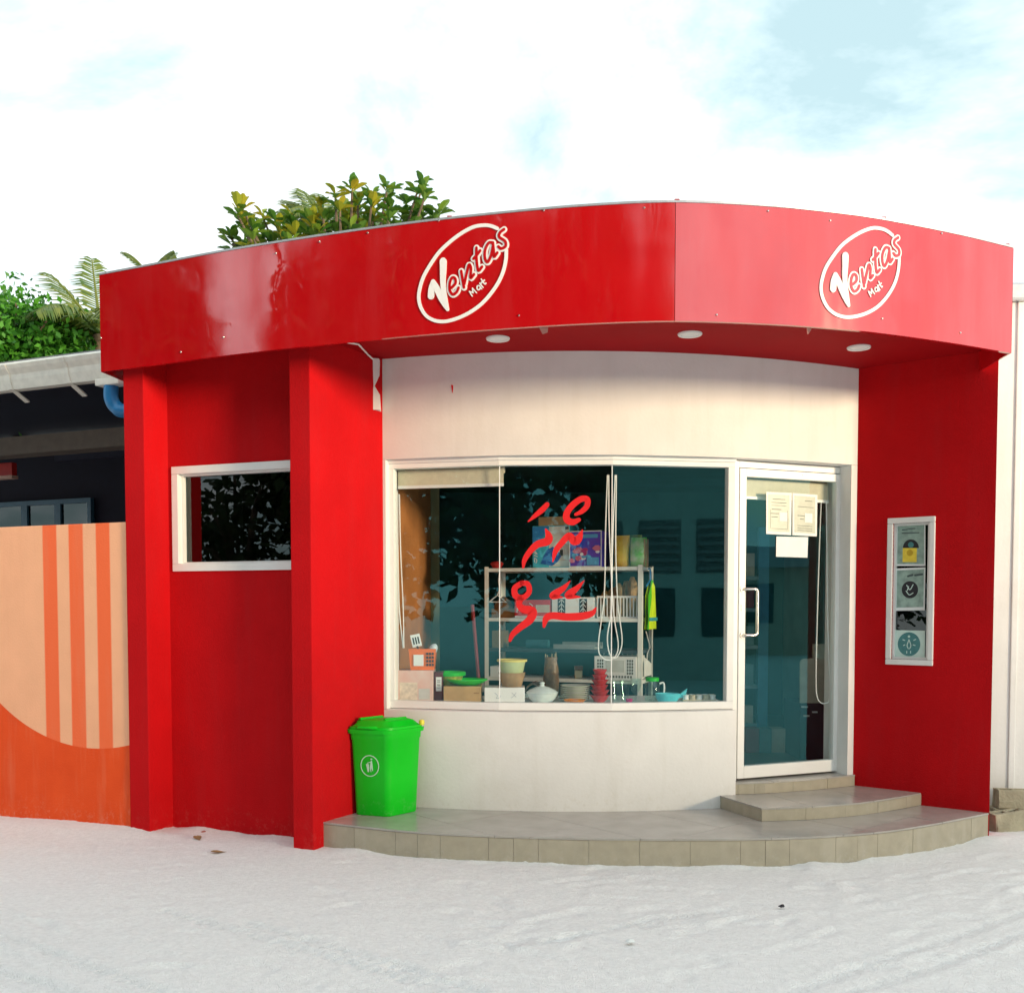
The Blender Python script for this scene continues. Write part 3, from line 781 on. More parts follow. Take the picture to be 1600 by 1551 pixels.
# ------------------------------------------------------------------ logo signs on the canopy
LS = 8.617
def lpx(c): return (640 + c[0] / LS, 340 + c[1] / LS)
_lc = fascia_px(724, 427)
def lpos(c):
    s, z = fascia_px(*lpx(c)); return (s - _lc[0], z - _lc[1])
def stroke_mesh(mb, pts, widths, surf, o0, o1, n=8, closed=False, cap=True):
    """raised ribbon following a 2D stroke; surf(u, v, off) -> 3D"""
    ctr = cr([(p[0], p[1], w) for p, w in zip(pts, widths)], n, closed)
    if cap and not closed:
        def ext(a, b):
            d = np.array(a[:2]) - np.array(b[:2]); l = np.linalg.norm(d) or 1
            d = d / l; w = a[2]
            return [np.array((a[0] + d[0] * w * .5 * math.sin(t), a[1] + d[1] * w * .5 * math.sin(t), max(w * math.cos(t), w * .15))) for t in (1.4, 1.0, .5)]
        ctr = ext(ctr[0], ctr[1]) + ctr + ext(ctr[-1], ctr[-2])[::-1]
    m = len(ctr); Ls = []; Rs = []
    for i in range(m):
        a = ctr[(i - 1) % m] if closed else ctr[max(i - 1, 0)]; b = ctr[(i + 1) % m] if closed else ctr[min(i + 1, m - 1)]
        t = (b - a)[:2]; l = np.linalg.norm(t) or 1; t = t / l
        nn = np.array((-t[1], t[0])) * ctr[i][2] * .5
        Ls.append(ctr[i][:2] + nn); Rs.append(ctr[i][:2] - nn)
    rng = range(m) if closed else range(m - 1)
    for i in rng:
        j = (i + 1) % m
        for (q, o) in (((Ls[i], Ls[j], Rs[j], Rs[i]), o1),):
            mb.quad([surf(x[0], x[1], o) for x in q])
        mb.quad([surf(*Ls[i], o0), surf(*Ls[j], o0), surf(*Ls[j], o1), surf(*Ls[i], o1)])
        mb.quad([surf(*Rs[j], o0), surf(*Rs[i], o0), surf(*Rs[i], o1), surf(*Rs[j], o1)])
    if not closed:
        for i in (0, m - 1):
            mb.quad([surf(*Ls[i], o0), surf(*Rs[i], o0), surf(*Rs[i], o1), surf(*Ls[i], o1)])
    return mb
LW = 0.5 * (5.93 / 1600)      # metres for one logo pixel / factor
def lw(w): return w / LS * 5.95 / 1600
RING = [(1185, 152), (1100, 118), (1000, 108), (860, 132), (700, 215), (540, 335), (400, 470), (280, 640), (190, 800), (142, 950), (126, 1080), (150, 1200), (215, 1310), (300, 1372), (400, 1400), (520, 1395), (680, 1345), (840, 1262), (980, 1155), (1100, 1020), (1200, 870), (1265, 720), (1298, 570), (1305, 440)]
VS = [([(322, 868), (300, 960), (292, 1060)], [62, 84, 88]), ([(322, 868), (372, 960), (430, 1080), (478, 1170), (514, 1240)], [62, 82, 84, 70, 44]), ([(456, 592), (456, 720), (452, 850), (462, 980), (485, 1120), (512, 1235)], [92, 84, 72, 66, 62, 46])]
LET = [
    [[(570, 950), (622, 890), (618, 826), (578, 815), (548, 880), (546, 980), (588, 1040), (640, 1005), (664, 950)]],
    [[(700, 725), (718, 840), (738, 945)], [(742, 900), (778, 740), (806, 640), (832, 690), (826, 818), (872, 770)]],
    [[(905, 412), (905, 530), (915, 650), (934, 720), (980, 668)], [(866, 560), (915, 505), (955, 450)]],
    [[(1128, 345), (1068, 350), (1020, 450), (1022, 560), (1056, 605), (1100, 520), (1126, 400)], [(1128, 360), (1138, 450), (1142, 535), (1186, 480)]],
    [[(1276, 165), (1222, 210), (1212, 268), (1290, 325), (1296, 392), (1240, 424), (1200, 398)]],
]
MART = [([[(846, 1060), (808, 998)], [(809, 998), (858, 1016)], [(857, 1016), (850, 956)], [(851, 956), (902, 1014)]], 13), ([[(908, 955), (916, 925), (946, 922), (954, 958), (926, 976), (908, 955)], [(944, 920), (972, 962)]], 13), ([[(948, 888), (990, 942)], [(958, 905), (966, 880), (988, 872)]], 14), ([[(968, 832), (1012, 896), (1030, 886)], [(966, 884), (1010, 846)]], 14)]
def make_logo(px, py, label):
    cs, cz = fascia_px(px, py)
    surf = lambda u, v, o: fascia(cs + u, cz + v, o)
    c0 = fascia(cs, cz, 0.0)
    root = empty('logo_sign', c0, label, 'sign', 'oval logo signs on the red canopy')
    mb = MB(); stroke_mesh(mb, [lpos(p) for p in RING], [lw(44)] * len(RING), surf, 0.001, 0.006, 6); mb.build('ring', M['logo_white'], root)
    mb = MB()
    for k, (s, w) in enumerate(VS): stroke_mesh(mb, [lpos(p) for p in s], [lw(x) for x in w], surf, 0.001, 0.007 + .0006 * k, 6)
    mb.build('letter', M['logo_white'], root)
    for li, strokes in enumerate(LET):
        mb = MB(); mi = MB()
        for k, s in enumerate(strokes):
            stroke_mesh(mb, [lpos(p) for p in s], [lw(80)] * len(s), surf, 0.001, 0.005 + .0006 * k + .0003 * li, 6)
            stroke_mesh(mi, [lpos(p) for p in s], [lw(36)] * len(s), surf, 0.004, 0.008 + .0006 * k + .0003 * li, 6)
        lo = mb.build('letter', M['logo_white'], root)
        mi.build('inlay', M['panel'], lo)
    for ss_, w in MART:
        mb = MB()
        for k, s in enumerate(ss_): stroke_mesh(mb, [lpos(p) for p in s], [lw(w * 1.15)] * len(s), surf, 0.001, 0.006 + .0004 * k, 4)
        mb.build('small_letter', M['logo_white'], root)
make_logo(724, 427, 'white oval logo with slanted lettering on the straight left half of the red canopy')
make_logo(1348, 425, 'white oval logo with slanted lettering on the bright curved right end of the canopy')

# recessed downlights
for i, (px, py, lab) in enumerate(((778, 528, 'round white downlight in the soffit above the window blind'), (1078, 521, 'round white downlight in the soffit below the canopy seam'), (1342, 542, 'round white downlight in the soffit near the narrow window wall'))):
    c = G(px, py, SOF)
    r0 = empty('downlight', c, lab, 'ceiling light', 'downlights under the canopy')
    mb = MB(); mb.lathe([(.054, -.001), (.056, -.010), (.071, -.012), (.075, -.006), (.075, -.001)], tuple(c), 28); mb.build('trim_ring', M['frame'], r0, smooth=True)
    mb = MB(); mb.lathe([(0.0001, -.007), (.03, -.0075), (.053, -.006)], tuple(c), 28); mb.build('diffuser', M['white_pl'], r0, smooth=True)

# ------------------------------------------------------------------ red handwritten script on the middle pane
g1, g2 = Vector(gi[1]), Vector(gi[2])
pn = Vector((-(g2 - g1).y, (g2 - g1).x)).normalized(); pn3 = Vector((pn.x, pn.y, 0))
p0 = Vector((g1.x, g1.y, 0)) - pn3 * 0.001
KS = 1551 / 250
def decal_surf(u, v, o): return onplane(u, v, p0, pn3) - pn3 * o
decal = empty('window_lettering', onplane(870, 880, p0, pn3), 'red brush script lettering stuck on the middle glass pane of the shop window', 'lettering')
SCR = [
    ([(712, 175), (665, 225), (600, 280), (530, 338)], [40, 46, 36, 10]),
    ([(1020, 322), (960, 345), (905, 320), (905, 255), (960, 180), (1040, 122), (1100, 125), (1100, 185), (1050, 240), (990, 270)], [34, 52, 58, 54, 52, 50, 50, 46, 40, 26]),
    ([(700, 415), (728, 480), (715, 530), (620, 560), (545, 630), (495, 710), (480, 785)], [16, 60, 66, 58, 48, 40, 18]),
    ([(1055, 420), (1020, 500), (975, 530), (925, 478), (850, 550), (795, 625), (768, 725)], [10, 62, 66, 56, 50, 44, 12]),
    ([(465, 935), (400, 985), (410, 1060), (480, 1075), (538, 1020), (525, 945), (465, 935)], [42, 48, 52, 46, 44, 44, 42]),
    ([(455, 1085), (440, 1140), (480, 1185), (570, 1210), (545, 1290), (450, 1365), (380, 1430), (352, 1490)], [52, 50, 62, 74, 66, 54, 44, 26]),
    ([(1185, 1175), (1150, 1225), (1050, 1255), (900, 1262), (770, 1250), (705, 1275), (682, 1355)], [14, 46, 62, 62, 58, 56, 24]),
    ([(935, 915), (870, 985), (790, 1040), (770, 1065), (860, 1072)], [8, 44, 62, 50, 12]),
    ([(1072, 912), (1000, 985), (935, 1035), (920, 1062), (1030, 1070)], [8, 44, 62, 50, 12]),
]
for s, w in SCR:
    mb = MB(); stroke_mesh(mb, [(740 + p[0] / KS, 760 + p[1] / KS) for p in s], [x * 1.18 / KS for x in w], decal_surf, 0.0, 0.0035, 8)
    mb.build('letter', M['decal'], decal)

# ------------------------------------------------------------------ papers on the door and posters in the narrow window
def door_pt(px, py, off=0.0):
    q = onplane(px, py, (*dd(0, 0.0), 0), Vector((nd.x, nd.y, 0)))
    return q - Vector((nd.x, nd.y, 0)) * off
def sheet(name, px4, off, th, mat_, surf, parent=None, bevel=0):
    mb = MB(); f_ = [surf(*p, off) for p in px4]; b_ = [surf(*p, off - th) for p in px4]
    mb.quad(f_); mb.quad(b_[::-1])
    for i in range(4):
        j = (i + 1) % 4; mb.quad([f_[i], b_[i], b_[j], f_[j]])
    return mb.build(name, mat_, parent)
M['lamin'] = mat('laminated_sheet', (0.40, 0.46, 0.38), 0.25, 0.08, 30)
def notice(px4, label, m_, lines, sticker):
    r0 = empty('door_notice', door_pt(*px4[0]), label, 'notice', 'papers stuck on the door glass')
    sheet('sheet', px4, 0.0015, 0.0012, M['paper'], door_pt, r0)
    x0 = (px4[0][0] + px4[3][0]) / 2; x1 = (px4[1][0] + px4[2][0]) / 2; y0 = (px4[0][1] + px4[1][1]) / 2; y1 = (px4[2][1] + px4[3][1]) / 2
    q = lambda u, v: (x0 + (x1 - x0) * u, y0 + (y1 - y0) * v + (u - .5) * (px4[1][1] - px4[0][1]))
    sheet('printed_area', [q(.08, .06), q(.92, .06), q(.92, .93), q(.08, .93)], 0.0024, 0.0008, m_, door_pt, r0)
    k = 0
    for (u0, u1, v, h) in lines:
        sheet('text_line', [q(u0, v), q(u1, v), q(u1, v + h), q(u0, v + h)], 0.0030, 0.0006, M['ink'], door_pt, r0)
    if sticker:
        u0, v0, u1, v1 = sticker
        sheet('sticker', [q(u0, v0), q(u1, v0), q(u1, v1), q(u0, v1)], 0.0036, 0.0006, M['paper'], door_pt, r0)
notice([(1197, 768), (1237, 770), (1236, 836), (1197, 834)], 'left laminated notice on the door glass, below the blind', M['lamin'], [(.25, .75, .16, .012), (.2, .8, .24, .012), (.2, .8, .31, .008), (.22, .6, .40, .014), (.18, .5, .50, .014), (.2, .45, .58, .014), (.2, .85, .86, .008), (.16, .17, .42, .44), (.84, .85, .42, .44)], (.52, .47, .83, .68))
notice([(1238, 770), (1277, 773), (1276, 838), (1238, 836)], 'right laminated notice on the door glass, nearer the hinges', M['lamin'], [(.5, .8, .16, .012), (.2, .85, .31, .01), (.2, .5, .52, .014), (.3, .45, .60, .014), (.2, .8, .76, .01), (.2, .8, .82, .01), (.2, .8, .87, .01)], (.5, .46, .8, .68))
r0 = tag(sheet('paper_note', [(1212.5, 838), (1262, 839), (1261, 871), (1212, 869.5)], 0.0042, 0.001, M['paper'], door_pt), 'blank white paper taped to the door glass under the two laminated notices', 'paper')

def de_pt(px, py, off=0.0):
    q = onplane(px, py, (*de(0, 0.040), 0), nq); return q - nq * off
M['poster'] = mat('pale_green_poster', (0.30, 0.42, 0.36), 0.3, 0.25, 25)
M['teal_print'] = mat('teal_print', (0.06, 0.22, 0.22), 0.4, 0.15, 30)
M['yellow_note'] = mat('yellow_note', (0.85, 0.66, 0.06), 0.6, 0.08, 30)
M['gold'] = mat('gold_print', (0.6, 0.40, 0.02), 0.5, 0.1, 30)
M['mint'] = mat('mint_paper', (0.62, 0.78, 0.70), 0.5, 0.05, 20)
def disc(name, c, r, off, th, mat_, surf, parent, ry=None, arc=(0, 1), seg=28):
    ry = ry or r
    mb = MB(); pts = [(c[0] + r * math.cos(2 * math.pi * (arc[0] + (arc[1] - arc[0]) * i / seg)), c[1] - ry * math.sin(2 * math.pi * (arc[0] + (arc[1] - arc[0]) * i / seg))) for i in range(seg + (0 if arc == (0, 1) else 1))]
    mb.quad([surf(*p, off) for p in pts])
    n = len(pts)
    for i in range(n):
        j = (i + 1) % n; mb.quad([surf(*pts[i], off), surf(*pts[i], off - th), surf(*pts[j], off - th), surf(*pts[j], off)])
    return mb.build(name, mat_, parent)
def strokes(name, segs, w, off, th, mat_, surf, parent, n=4):
    mb = MB()
    for s in segs: stroke_mesh(mb, s, [w] * len(s), surf, off - th, off, n)
    return mb.build(name, mat_, parent)
r0 = empty('poster', de_pt(1423, 850), 'pale green poster with dark arch at the top of the narrow window', 'poster', 'posters in the narrow window')
sheet('sheet', [(1401, 820), (1446, 818), (1446, 884), (1400, 884)], 0.002, 0.0015, M['paper'], de_pt, r0)
sheet('printed_area', [(1403, 822), (1444, 820), (1444, 881), (1402, 881)], 0.003, 0.0008, M['poster'], de_pt, r0)
disc('dark_arch', (1423.5, 856), 12.5, 0.0036, 0.0006, M['black'], de_pt, r0, 13.5, (0, .5))
disc('emblem', (1423.5, 851), 4.5, 0.0041, 0.0005, M['teal_print'], de_pt, r0)
strokes('print_line', [[(1410, 828), (1418, 827)], [(1420, 826), (1430, 825.5)], [(1410, 833), (1436, 832)]], 1.6, 0.0036, 0.0006, M['ink'], de_pt, r0)
r1 = empty('sticky_note', de_pt(1422, 867, .005), 'square yellow note on the top poster of the narrow window', 'note')
sheet('note', [(1411, 856), (1433, 856), (1432.5, 878), (1410.5, 878)], 0.0055, 0.0012, M['yellow_note'], de_pt, r1)
disc('mark', (1422, 863.5), 5, 0.006, 0.0004, M['gold'], de_pt, r1)
r0 = empty('poster', de_pt(1423, 920), 'pale green poster with a black disc in the middle of the narrow window', 'poster', 'posters in the narrow window')
sheet('sheet', [(1400, 888), (1446, 886), (1445, 953), (1399, 954)], 0.002, 0.0015, M['paper'], de_pt, r0)
sheet('printed_area', [(1402, 891), (1444, 889), (1443, 948), (1401, 949)], 0.003, 0.0008, M['poster'], de_pt, r0)
disc('black_disc', (1422, 921), 12.8, 0.0036, 0.0006, M['black'], de_pt, r0, 13.4)
strokes('emblem', [[(1417, 914), (1422, 921), (1427, 913)], [(1416, 923), (1421, 929), (1427, 926)], [(1420, 916), (1418, 922)]], 1.3, 0.0042, 0.0006, M['mint'], de_pt, r0)
strokes('print_line', [[(1419, 900), (1426, 898)], [(1430, 898.5), (1441, 897)]], 3.2, 0.0036, 0.0006, M['ink'], de_pt, r0)
r0 = empty('poster', de_pt(1421, 1006), 'white poster with round teal emblem at the bottom of the narrow window', 'poster', 'posters in the narrow window')
sheet('sheet', [(1397, 984), (1445.5, 985), (1445, 1028), (1396, 1027)], 0.002, 0.0015, M['mint'], de_pt, r0)
disc('teal_disc', (1420.5, 1006), 17.6, 0.003, 0.0008, M['teal_print'], de_pt, r0, 18.6)
strokes('figure', [[(1420.5, 999), (1417.5, 1008), (1419.5, 1013)], [(1420.5, 999), (1423.5, 1008), (1421.5, 1013)], [(1411, 999), (1414, 1000)], [(1428, 1000), (1431, 998.5)], [(1412, 1008), (1414, 1007)], [(1427, 1007), (1430, 1008)], [(1417, 1017), (1417, 1020)], [(1423, 1017), (1423, 1020)]], 1.4, 0.0036, 0.0005, M['mint'], de_pt, r0)
disc('figure_head', (1420.5, 994), 1.9, 0.0036, 0.0005, M['mint'], de_pt, r0)

# ------------------------------------------------------------------ green wheelie bin
def make_bin():
    zb = 0.171
    # near bottom corner and the two bottom edges measured on the plinth
    cb = G(607, 1276, zb); lb = G(553, 1272, zb); rb_ = G(654, 1266, zb)
    u = Vector((math.cos(R(-9)), math.sin(R(-9)), 0)); v = Vector((-u.y, u.x, 0))
    w0, dpt0 = 0.235, 0.30
    root = empty('wheelie_bin', ((cb + lb) / 2), 'bright green plastic litter bin with lid in the corner of the plinth', 'bin')
    u = Vector((math.cos(R(-4)), math.sin(R(-4)), 0))
    v = Vector((math.sin(R(40)), math.cos(R(40)), 0)) * 1.0
    H = 0.555
    # plan: near corner cb, left edge along -u, right edge along v
    w0 = (cb - lb).length; d0_ = (rb_ - cb).length
    u = (cb - lb).normalized(); v = (rb_ - cb).normalized()
    ctr = cb - u * w0 / 2 + v * d0_ / 2
    def ringpts(z, s, r=0.035, n=5):
        a, b = w0 / 2 * s, d0_ / 2 * s
        out = []
        for (sx, sy, a0) in ((1, -1, -90), (1, 1, 0), (-1, 1, 90), (-1, -1, 180)):
            for k in range(n + 1):
                t = R(a0 + 90 * k / n)
                out.append(ctr + u * (sx * (a - r) + r * math.cos(t)) + v * (sy * (b - r) + r * math.sin(t)) + Vector((0, 0, z)))
        return out
    def loft(mb, rings, cap0=True, cap1=True):
        n = len(rings[0]); b = len(mb.v)
        for rg in rings: mb.v += [tuple(p) for p in rg]
        for i in range(len(rings) - 1):
            for k in range(n):
                j = (k + 1) % n
                mb.f.append((b + i * n + k, b + i * n + j, b + (i + 1) * n + j, b + (i + 1) * n + k)); mb.m.append(0)
        if cap0: mb.f.append(tuple(b + k for k in reversed(range(n)))); mb.m.append(0)
        if cap1: mb.f.append(tuple(b + (len(rings) - 1) * n + k for k in range(n))); mb.m.append(0)
    mb = MB(); loft(mb, [ringpts(0.0, 0.97), ringpts(0.008, 1.0), ringpts(0.25, 1.055), ringpts(H - .06, 1.12), ringpts(H - 0.055, 1.15), ringpts(H - .012, 1.165), ringpts(H - .012, 1.1)])
    body = mb.build('bin_body', M['green_bin'], root, smooth=True)
    mb = MB(); loft(mb, [ringpts(H - .010, 1.15), ringpts(H - .014, 1.27, .05), ringpts(H + .012, 1.30, .05), ringpts(H + .013, 1.23, .05), ringpts(H + .028, 1.215, .05), ringpts(H + .030, 1.14, .05), ringpts(H + .062, 0.95, .05), ringpts(H + .072, 0.80, .05)])
    lid = mb.build('lid', M['green_bin'], root, smooth=True)
    # lid ridges and grip
    top = ctr + Vector((0, 0, H + .07))
    mb = MB(); mb.tube([top - u * .11 - v * .10 + Vector((0, 0, .0)), top - u * .11 + v * .10], 0.013, 8); mb.tube([top + u * .07 - v * .10, top + u * .07 + v * .09], 0.013, 8)
    mb.build('lid_ridge', M['green_bin'], lid, smooth=True)
    hm = ctr - v * (d0_ / 2 * 1.20) + Vector((0, 0, H + .03))
    mb = MB(); mb.tube([hm - u * .07, hm - u * .05 - v * .02, hm + u * .05 - v * .02, hm + u * .07], 0.011, 8); mb.build('lid_grip', M['green_bin'], lid, smooth=True)
    M['bin_yellow'] = mat('yellow_plug', (0.75, 0.68, 0.05), 0.4)
    for sg in (1,):
        pq = ctr + u * (w0 / 2 * 1.20) + v * (d0_ / 2 * 1.0) + Vector((0, 0, H + .045))
        mb = MB(); mb.lathe([(.0001, -.02), (.017, -.02), (.02, 0), (.014, .014), (.0001, .016)], tuple(pq), 12); mb.build('hinge_pin', M['bin_yellow'], root, smooth=True)
    pq = ctr - u * (w0 / 2 * 1.21) - v * 0.05 + Vector((0, 0, H + .04))
    mb = MB(); mb.box((-.015, -.03, -.02), (.015, .03, .02), mat=Matrix.Translation(pq)); mb.build('hinge_lug', M['green_bin'], root, bevel=.005)
    # emblem on the front face: plane through the front edges
    fn = Vector((u.y, -u.x, 0)).normalized()
    cz = 0.31
    tl = (cz / (H - .06)); s_ = 1.0 + 0.12 * min(1, cz / (H - .06))
    pc = ctr - v * (d0_ / 2 * s_) + Vector((0, 0, cz))
    slope = (ringpts(H - .06, 1.12)[0] - ringpts(.008, 1.0)[0]); 
    up = Vector((0, 0, 1)) + fn * (0.12 * d0_ / 2 / (H - .06)) * abs(v.dot(fn)) ; up.normalize()
    nrm = u.cross(up).normalized()
    if nrm.dot(fn) < 0: nrm = -nrm
    ec = pc - u * .0
    t0 = onplane(578, 1196, pc, nrm)
    es = lambda x, y, o: t0 + u * x + up * y + nrm * (o + .0015)
    M['emblem'] = mat('pale_green_print', (0.50, 0.85, 0.62), 0.5, 0.05)
    emb = MB(); stroke_mesh(emb, [(0.064 * math.cos(a), 0.068 * math.sin(a)) for a in np.linspace(0, 2 * math.pi, 24, endpoint=False)], [.006] * 24, es, 0, .0012, 2, True)
    eo = emb.build('emblem_ring', M['emblem'], body)
    fg = MB()
    for s, w in (([(0.012, 0.030), (0.013, 0.0), (0.020, -0.030)], [.010, .015, .006]), ([(0.010, 0.02), (0.004, -.01), (0.008, -.038)], [.007, .008, .005]), ([(0.010, 0.026), (-0.004, 0.022), (-0.018, 0.018)], [.006, .005, .004]), ([(-0.016, 0.004), (-0.013, -0.018), (-0.011, -0.036)], [.020, .016, .012]), ([(-0.026, 0.008), (-0.004, 0.008)], [.004, .004])):
        stroke_mesh(fg, s, w, es, 0, .0012 + .0001 * len(fg.f) / 100, 4)
    fg.build('emblem_figure', M['emblem'], body)
    hd = MB(); stroke_mesh(hd, [(0.011, 0.0445), (0.013, 0.0445)], [.011, .011], es, 0, .0014, 3); hd.build('emblem_head', M['emblem'], body)
make_bin()

# ------------------------------------------------------------------ display ledge, rack and goods behind the glass
LEDGE = 0.868
lf = offs(nodes, 0.076); lb2 = [(nodes[0][0] + .02, 7.72), (nodes[1][0], 7.70), (nodes[2][0], 7.70), (nodes[3][0] - .06, 7.72)]
mb = MB(); mb.band(lf, lb2, LEDGE - 0.04, LEDGE)
tag(mb.build('display_ledge', M['white_pl'], None), 'white ledge inside the shop window carrying the row of housewares', 'ledge')

# metal rack
FLp = Vector((-0.223, 8.35)); ux = Vector((.94, -.34)).normalized(); vx = Vector((.34, .94)).normalized()
RW, RD = 1.305, 0.40
def rk(a, b, z): q = FLp + ux * a + vx * b; return Vector((q.x, q.y, z))
RM = frame_M((FLp.x, FLp.y, 0), (ux.x, ux.y, 0), (vx.x, vx.y, 0), (0, 0, 1))
rack = empty('storage_rack', rk(RW / 2, RD / 2, .333), 'white metal rack with open shelves behind the shop window', 'rack')
SH = [1.848, 1.446, 1.20, 0.965, 0.55]
for a, b in ((0, 0), (RW, 0), (0, RD), (RW, RD)):
    sa = 1 if a == 0 else -1; sb = 1 if b == 0 else -1
    mb = MB(); mb.box((min(a, a + sa * .034), min(b, b + sb * .004), .333), (max(a, a + sa * .034), max(b, b + sb * .004), 1.86))
    mb.box((min(a, a + sa * .004), min(b + sb * .0041, b + sb * .034), .333), (max(a, a + sa * .004), max(b + sb * .0041, b + sb * .034), 1.86)); mb.xf(RM); mb.build('post', M['rack'], rack)
M['rack_dark'] = mat('dark_shelf', (0.05, 0.07, 0.09), 0.6)
for i, z in enumerate(SH):
    mb = MB(); mb.box((.005, .005, z - .028), (RW - .005, RD - .005, z)); mb.xf(RM); mb.build('shelf', M['rack_dark'] if i == 2 else M['rack'], rack, bevel=.003)

def item_box(name, label, cat, px0, px1, ztop_px, Y, z0, depth, m_, yaw=0.0, group=None, lid=None, bevel=.003):
    """a carton standing at depth Y; width and height measured at that depth"""
    a = P(px0, ztop_px, Y); b = P(px1, ztop_px, Y)
    w = b.x - a.x; h = a.z - z0
    c = ((a.x + b.x) / 2, Y, z0)
    root = empty(name, c, label, cat, group)
    M_ = yawM(c, yaw)
    mb = MB(); mb.box((-w / 2, 0, 0), (w / 2, depth, h)); mb.xf(M_); mb.build('carton', m_, root, bevel=bevel)
    return root, M_, w, h
def patch(root, name, M_, x0, x1, z0, z1, m_, off=0.0012, y=0.0):
    mb = MB(); mb.box((x0, y - off, z0), (x1, y - .0002, z1)); mb.xf(M_); return mb.build(name, m_, root)
def tri_patch(root, name, M_, pts, m_, off=.0018):
    mb = MB(); mb.quad([(p[0], -off, p[1]) for p in pts]); mb.xf(M_); return mb.build(name, m_, root)

# ---- ledge goods, left to right
pink = colm('pink_carton', (0.72, 0.42, 0.36), .5, col2=(0.80, 0.62, 0.55), vscale=9)
r0, m0, w, h = item_box('pink_box', 'pale pink printed carton at the left end of the ledge', 'box', 622, 677, 1047, 7.20, LEDGE, .2, pink)
patch(r0, 'print', m0, w * -.46, w * .05, h * .06, h * .62, colm('cream_print', (.78, .62, .50), vscale=30, var=.2))
patch(r0, 'print', m0, w * .08, w * .40, h * .08, h * .42, colm('grey_print', (.62, .60, .57)))
pink_top = LEDGE + h
# orange basket
bz = pink_top + .001
c = P(661, 1047, 7.28); c.z = bz
bk = empty('plastic_basket', c, 'orange plastic basket of kitchen tools on top of the pink carton', 'basket')
org = colm('orange_plastic', (0.85, 0.17, 0.01), .4)
def taper_open(mb, c, w0, d0, w1, d1, h, t=.004):
    o0 = [(-w0 / 2, -d0 / 2, 0), (w0 / 2, -d0 / 2, 0), (w0 / 2, d0 / 2, 0), (-w0 / 2, d0 / 2, 0)]; o1 = [(-w1 / 2, -d1 / 2, h), (w1 / 2, -d1 / 2, h), (w1 / 2, d1 / 2, h), (-w1 / 2, d1 / 2, h)]
    i1 = [(p[0] * (1 - 2 * t / w1), p[1] * (1 - 2 * t / d1), h) for p in o1]; i0 = [(p[0] * .93, p[1] * .93, t) for p in o0]
    T = lambda p: (c[0] + p[0], c[1] + p[1], c[2] + p[2])
    mb.quad([T(p) for p in o0[::-1]])
    for i in range(4):
        j = (i + 1) % 4
        mb.quad([T(o0[i]), T(o0[j]), T(o1[j]), T(o1[i])]); mb.quad([T(o1[i]), T(o1[j]), T(i1[j]), T(i1[i])]); mb.quad([T(i0[j]), T(i0[i]), T(i1[i]), T(i1[j])])
    mb.quad([T(p) for p in i0])
mb = MB(); taper_open(mb, c, .165, .12, .19, .14, .145); mb.build('basket_shell', org, bk)
mb = MB(); mb.box((-.097, -.072, .138), (.097, -.068, .150), mat=Matrix.Translation(c)); mb.build('basket_rim', org, bk)
bm_ = Matrix.Translation(c) @ Matrix.Translation((0, -.0675, 0)) @ Matrix.Rotation(R(4), 4, 'X')
mb = MB(); mb.box((-.06, -.004, .03), (.01, -.0005, .11)); mb.xf(bm_); mb.build('label_patch', M['paper'], bk, bevel=.001)
for i in range(3):
    for j in range(4):
        mb = MB(); mb.box((.03 + .02 * i, -.003, .03 + j * .026), (.042 + .02 * i, .001, .046 + j * .026)); mb.xf(bm_); mb.build('slot', M['black'], bk)
# tools
def tool(name, label, base, tip, m_, head):
    root = empty(name, base, label, 'kitchen tool', 'tools standing in the orange basket')
    mb = MB(); mb.tube([base, (Vector(base) + Vector(tip)) / 2 + Vector((0, -.004, 0)), tip], [.007, .006, .008], 8); mb.build('tool_handle', colm('dark_brown', (.05, .03, .025)), root, smooth=True)
    d = (Vector(tip) - Vector(base)).normalized(); s_ = Vector((0, 1, 0)).cross(d).normalized(); n_ = s_.cross(d)
    head(root, Vector(tip), d, s_, n_)
b0 = Vector((c.x - .01, 7.28, bz + .03))
def turner(root, t, d, s_, n_):
    mb = MB(); Mx = frame_M(t, s_, n_, d); mb.box((-.034, -.003, -.005), (.034, .003, .085)); mb.xf(Mx); mb.build('blade', M['white_pl'], root, bevel=.002)
    for k in (-1, 0, 1):
        mb = MB(); mb.box((k * .018 - .005, -.0045, .015), (k * .018 + .005, .0045, .065)); mb.xf(Mx); mb.build('slot', M['black'], root)
tool('turner', 'white slotted turner leaning left in the orange basket', b0, P(652, 1009, 7.27), None, turner)
def ladle(root, t, d, s_, n_):
    mb = MB(); Mx = frame_M(t + d * .02, s_, d, -n_); mb.lathe([(.0001, -.022), (.022, -.017), (.032, -.004), (.034, .003), (.030, .003), (.022, -.008), (.0001, -.014)], (0, 0, 0), 20, sx=.9, sy=1.25); mb.xf(Mx); mb.build('spoon_bowl', colm('pale_blue_plastic', (.62, .74, .80), .3), root, smooth=True)
tool('ladle', 'pale blue ladle standing upright in the orange basket', b0 + Vector((.03, .01, 0)), P(675, 1018, 7.28), None, ladle)
# dark red carton with barcode
r0, m0, w, h = item_box('dark_red_box', 'narrow dark red carton with barcode label between pink carton and cardboard box', 'box', 678.5, 692, 1050, 7.22, LEDGE, .16, colm('maroon_carton', (.12, .012, .02)))
patch(r0, 'barcode_label', m0, -w * .30, w * .34, h * .36, h * .84, M['paper'])
for k in range(6):
    patch(r0, 'barcode_bar', m0, -w * .18, w * .22, h * (.46 + .05 * k), h * (.47 + .05 * k + .006 * (k % 3)), M['black'], .0018)
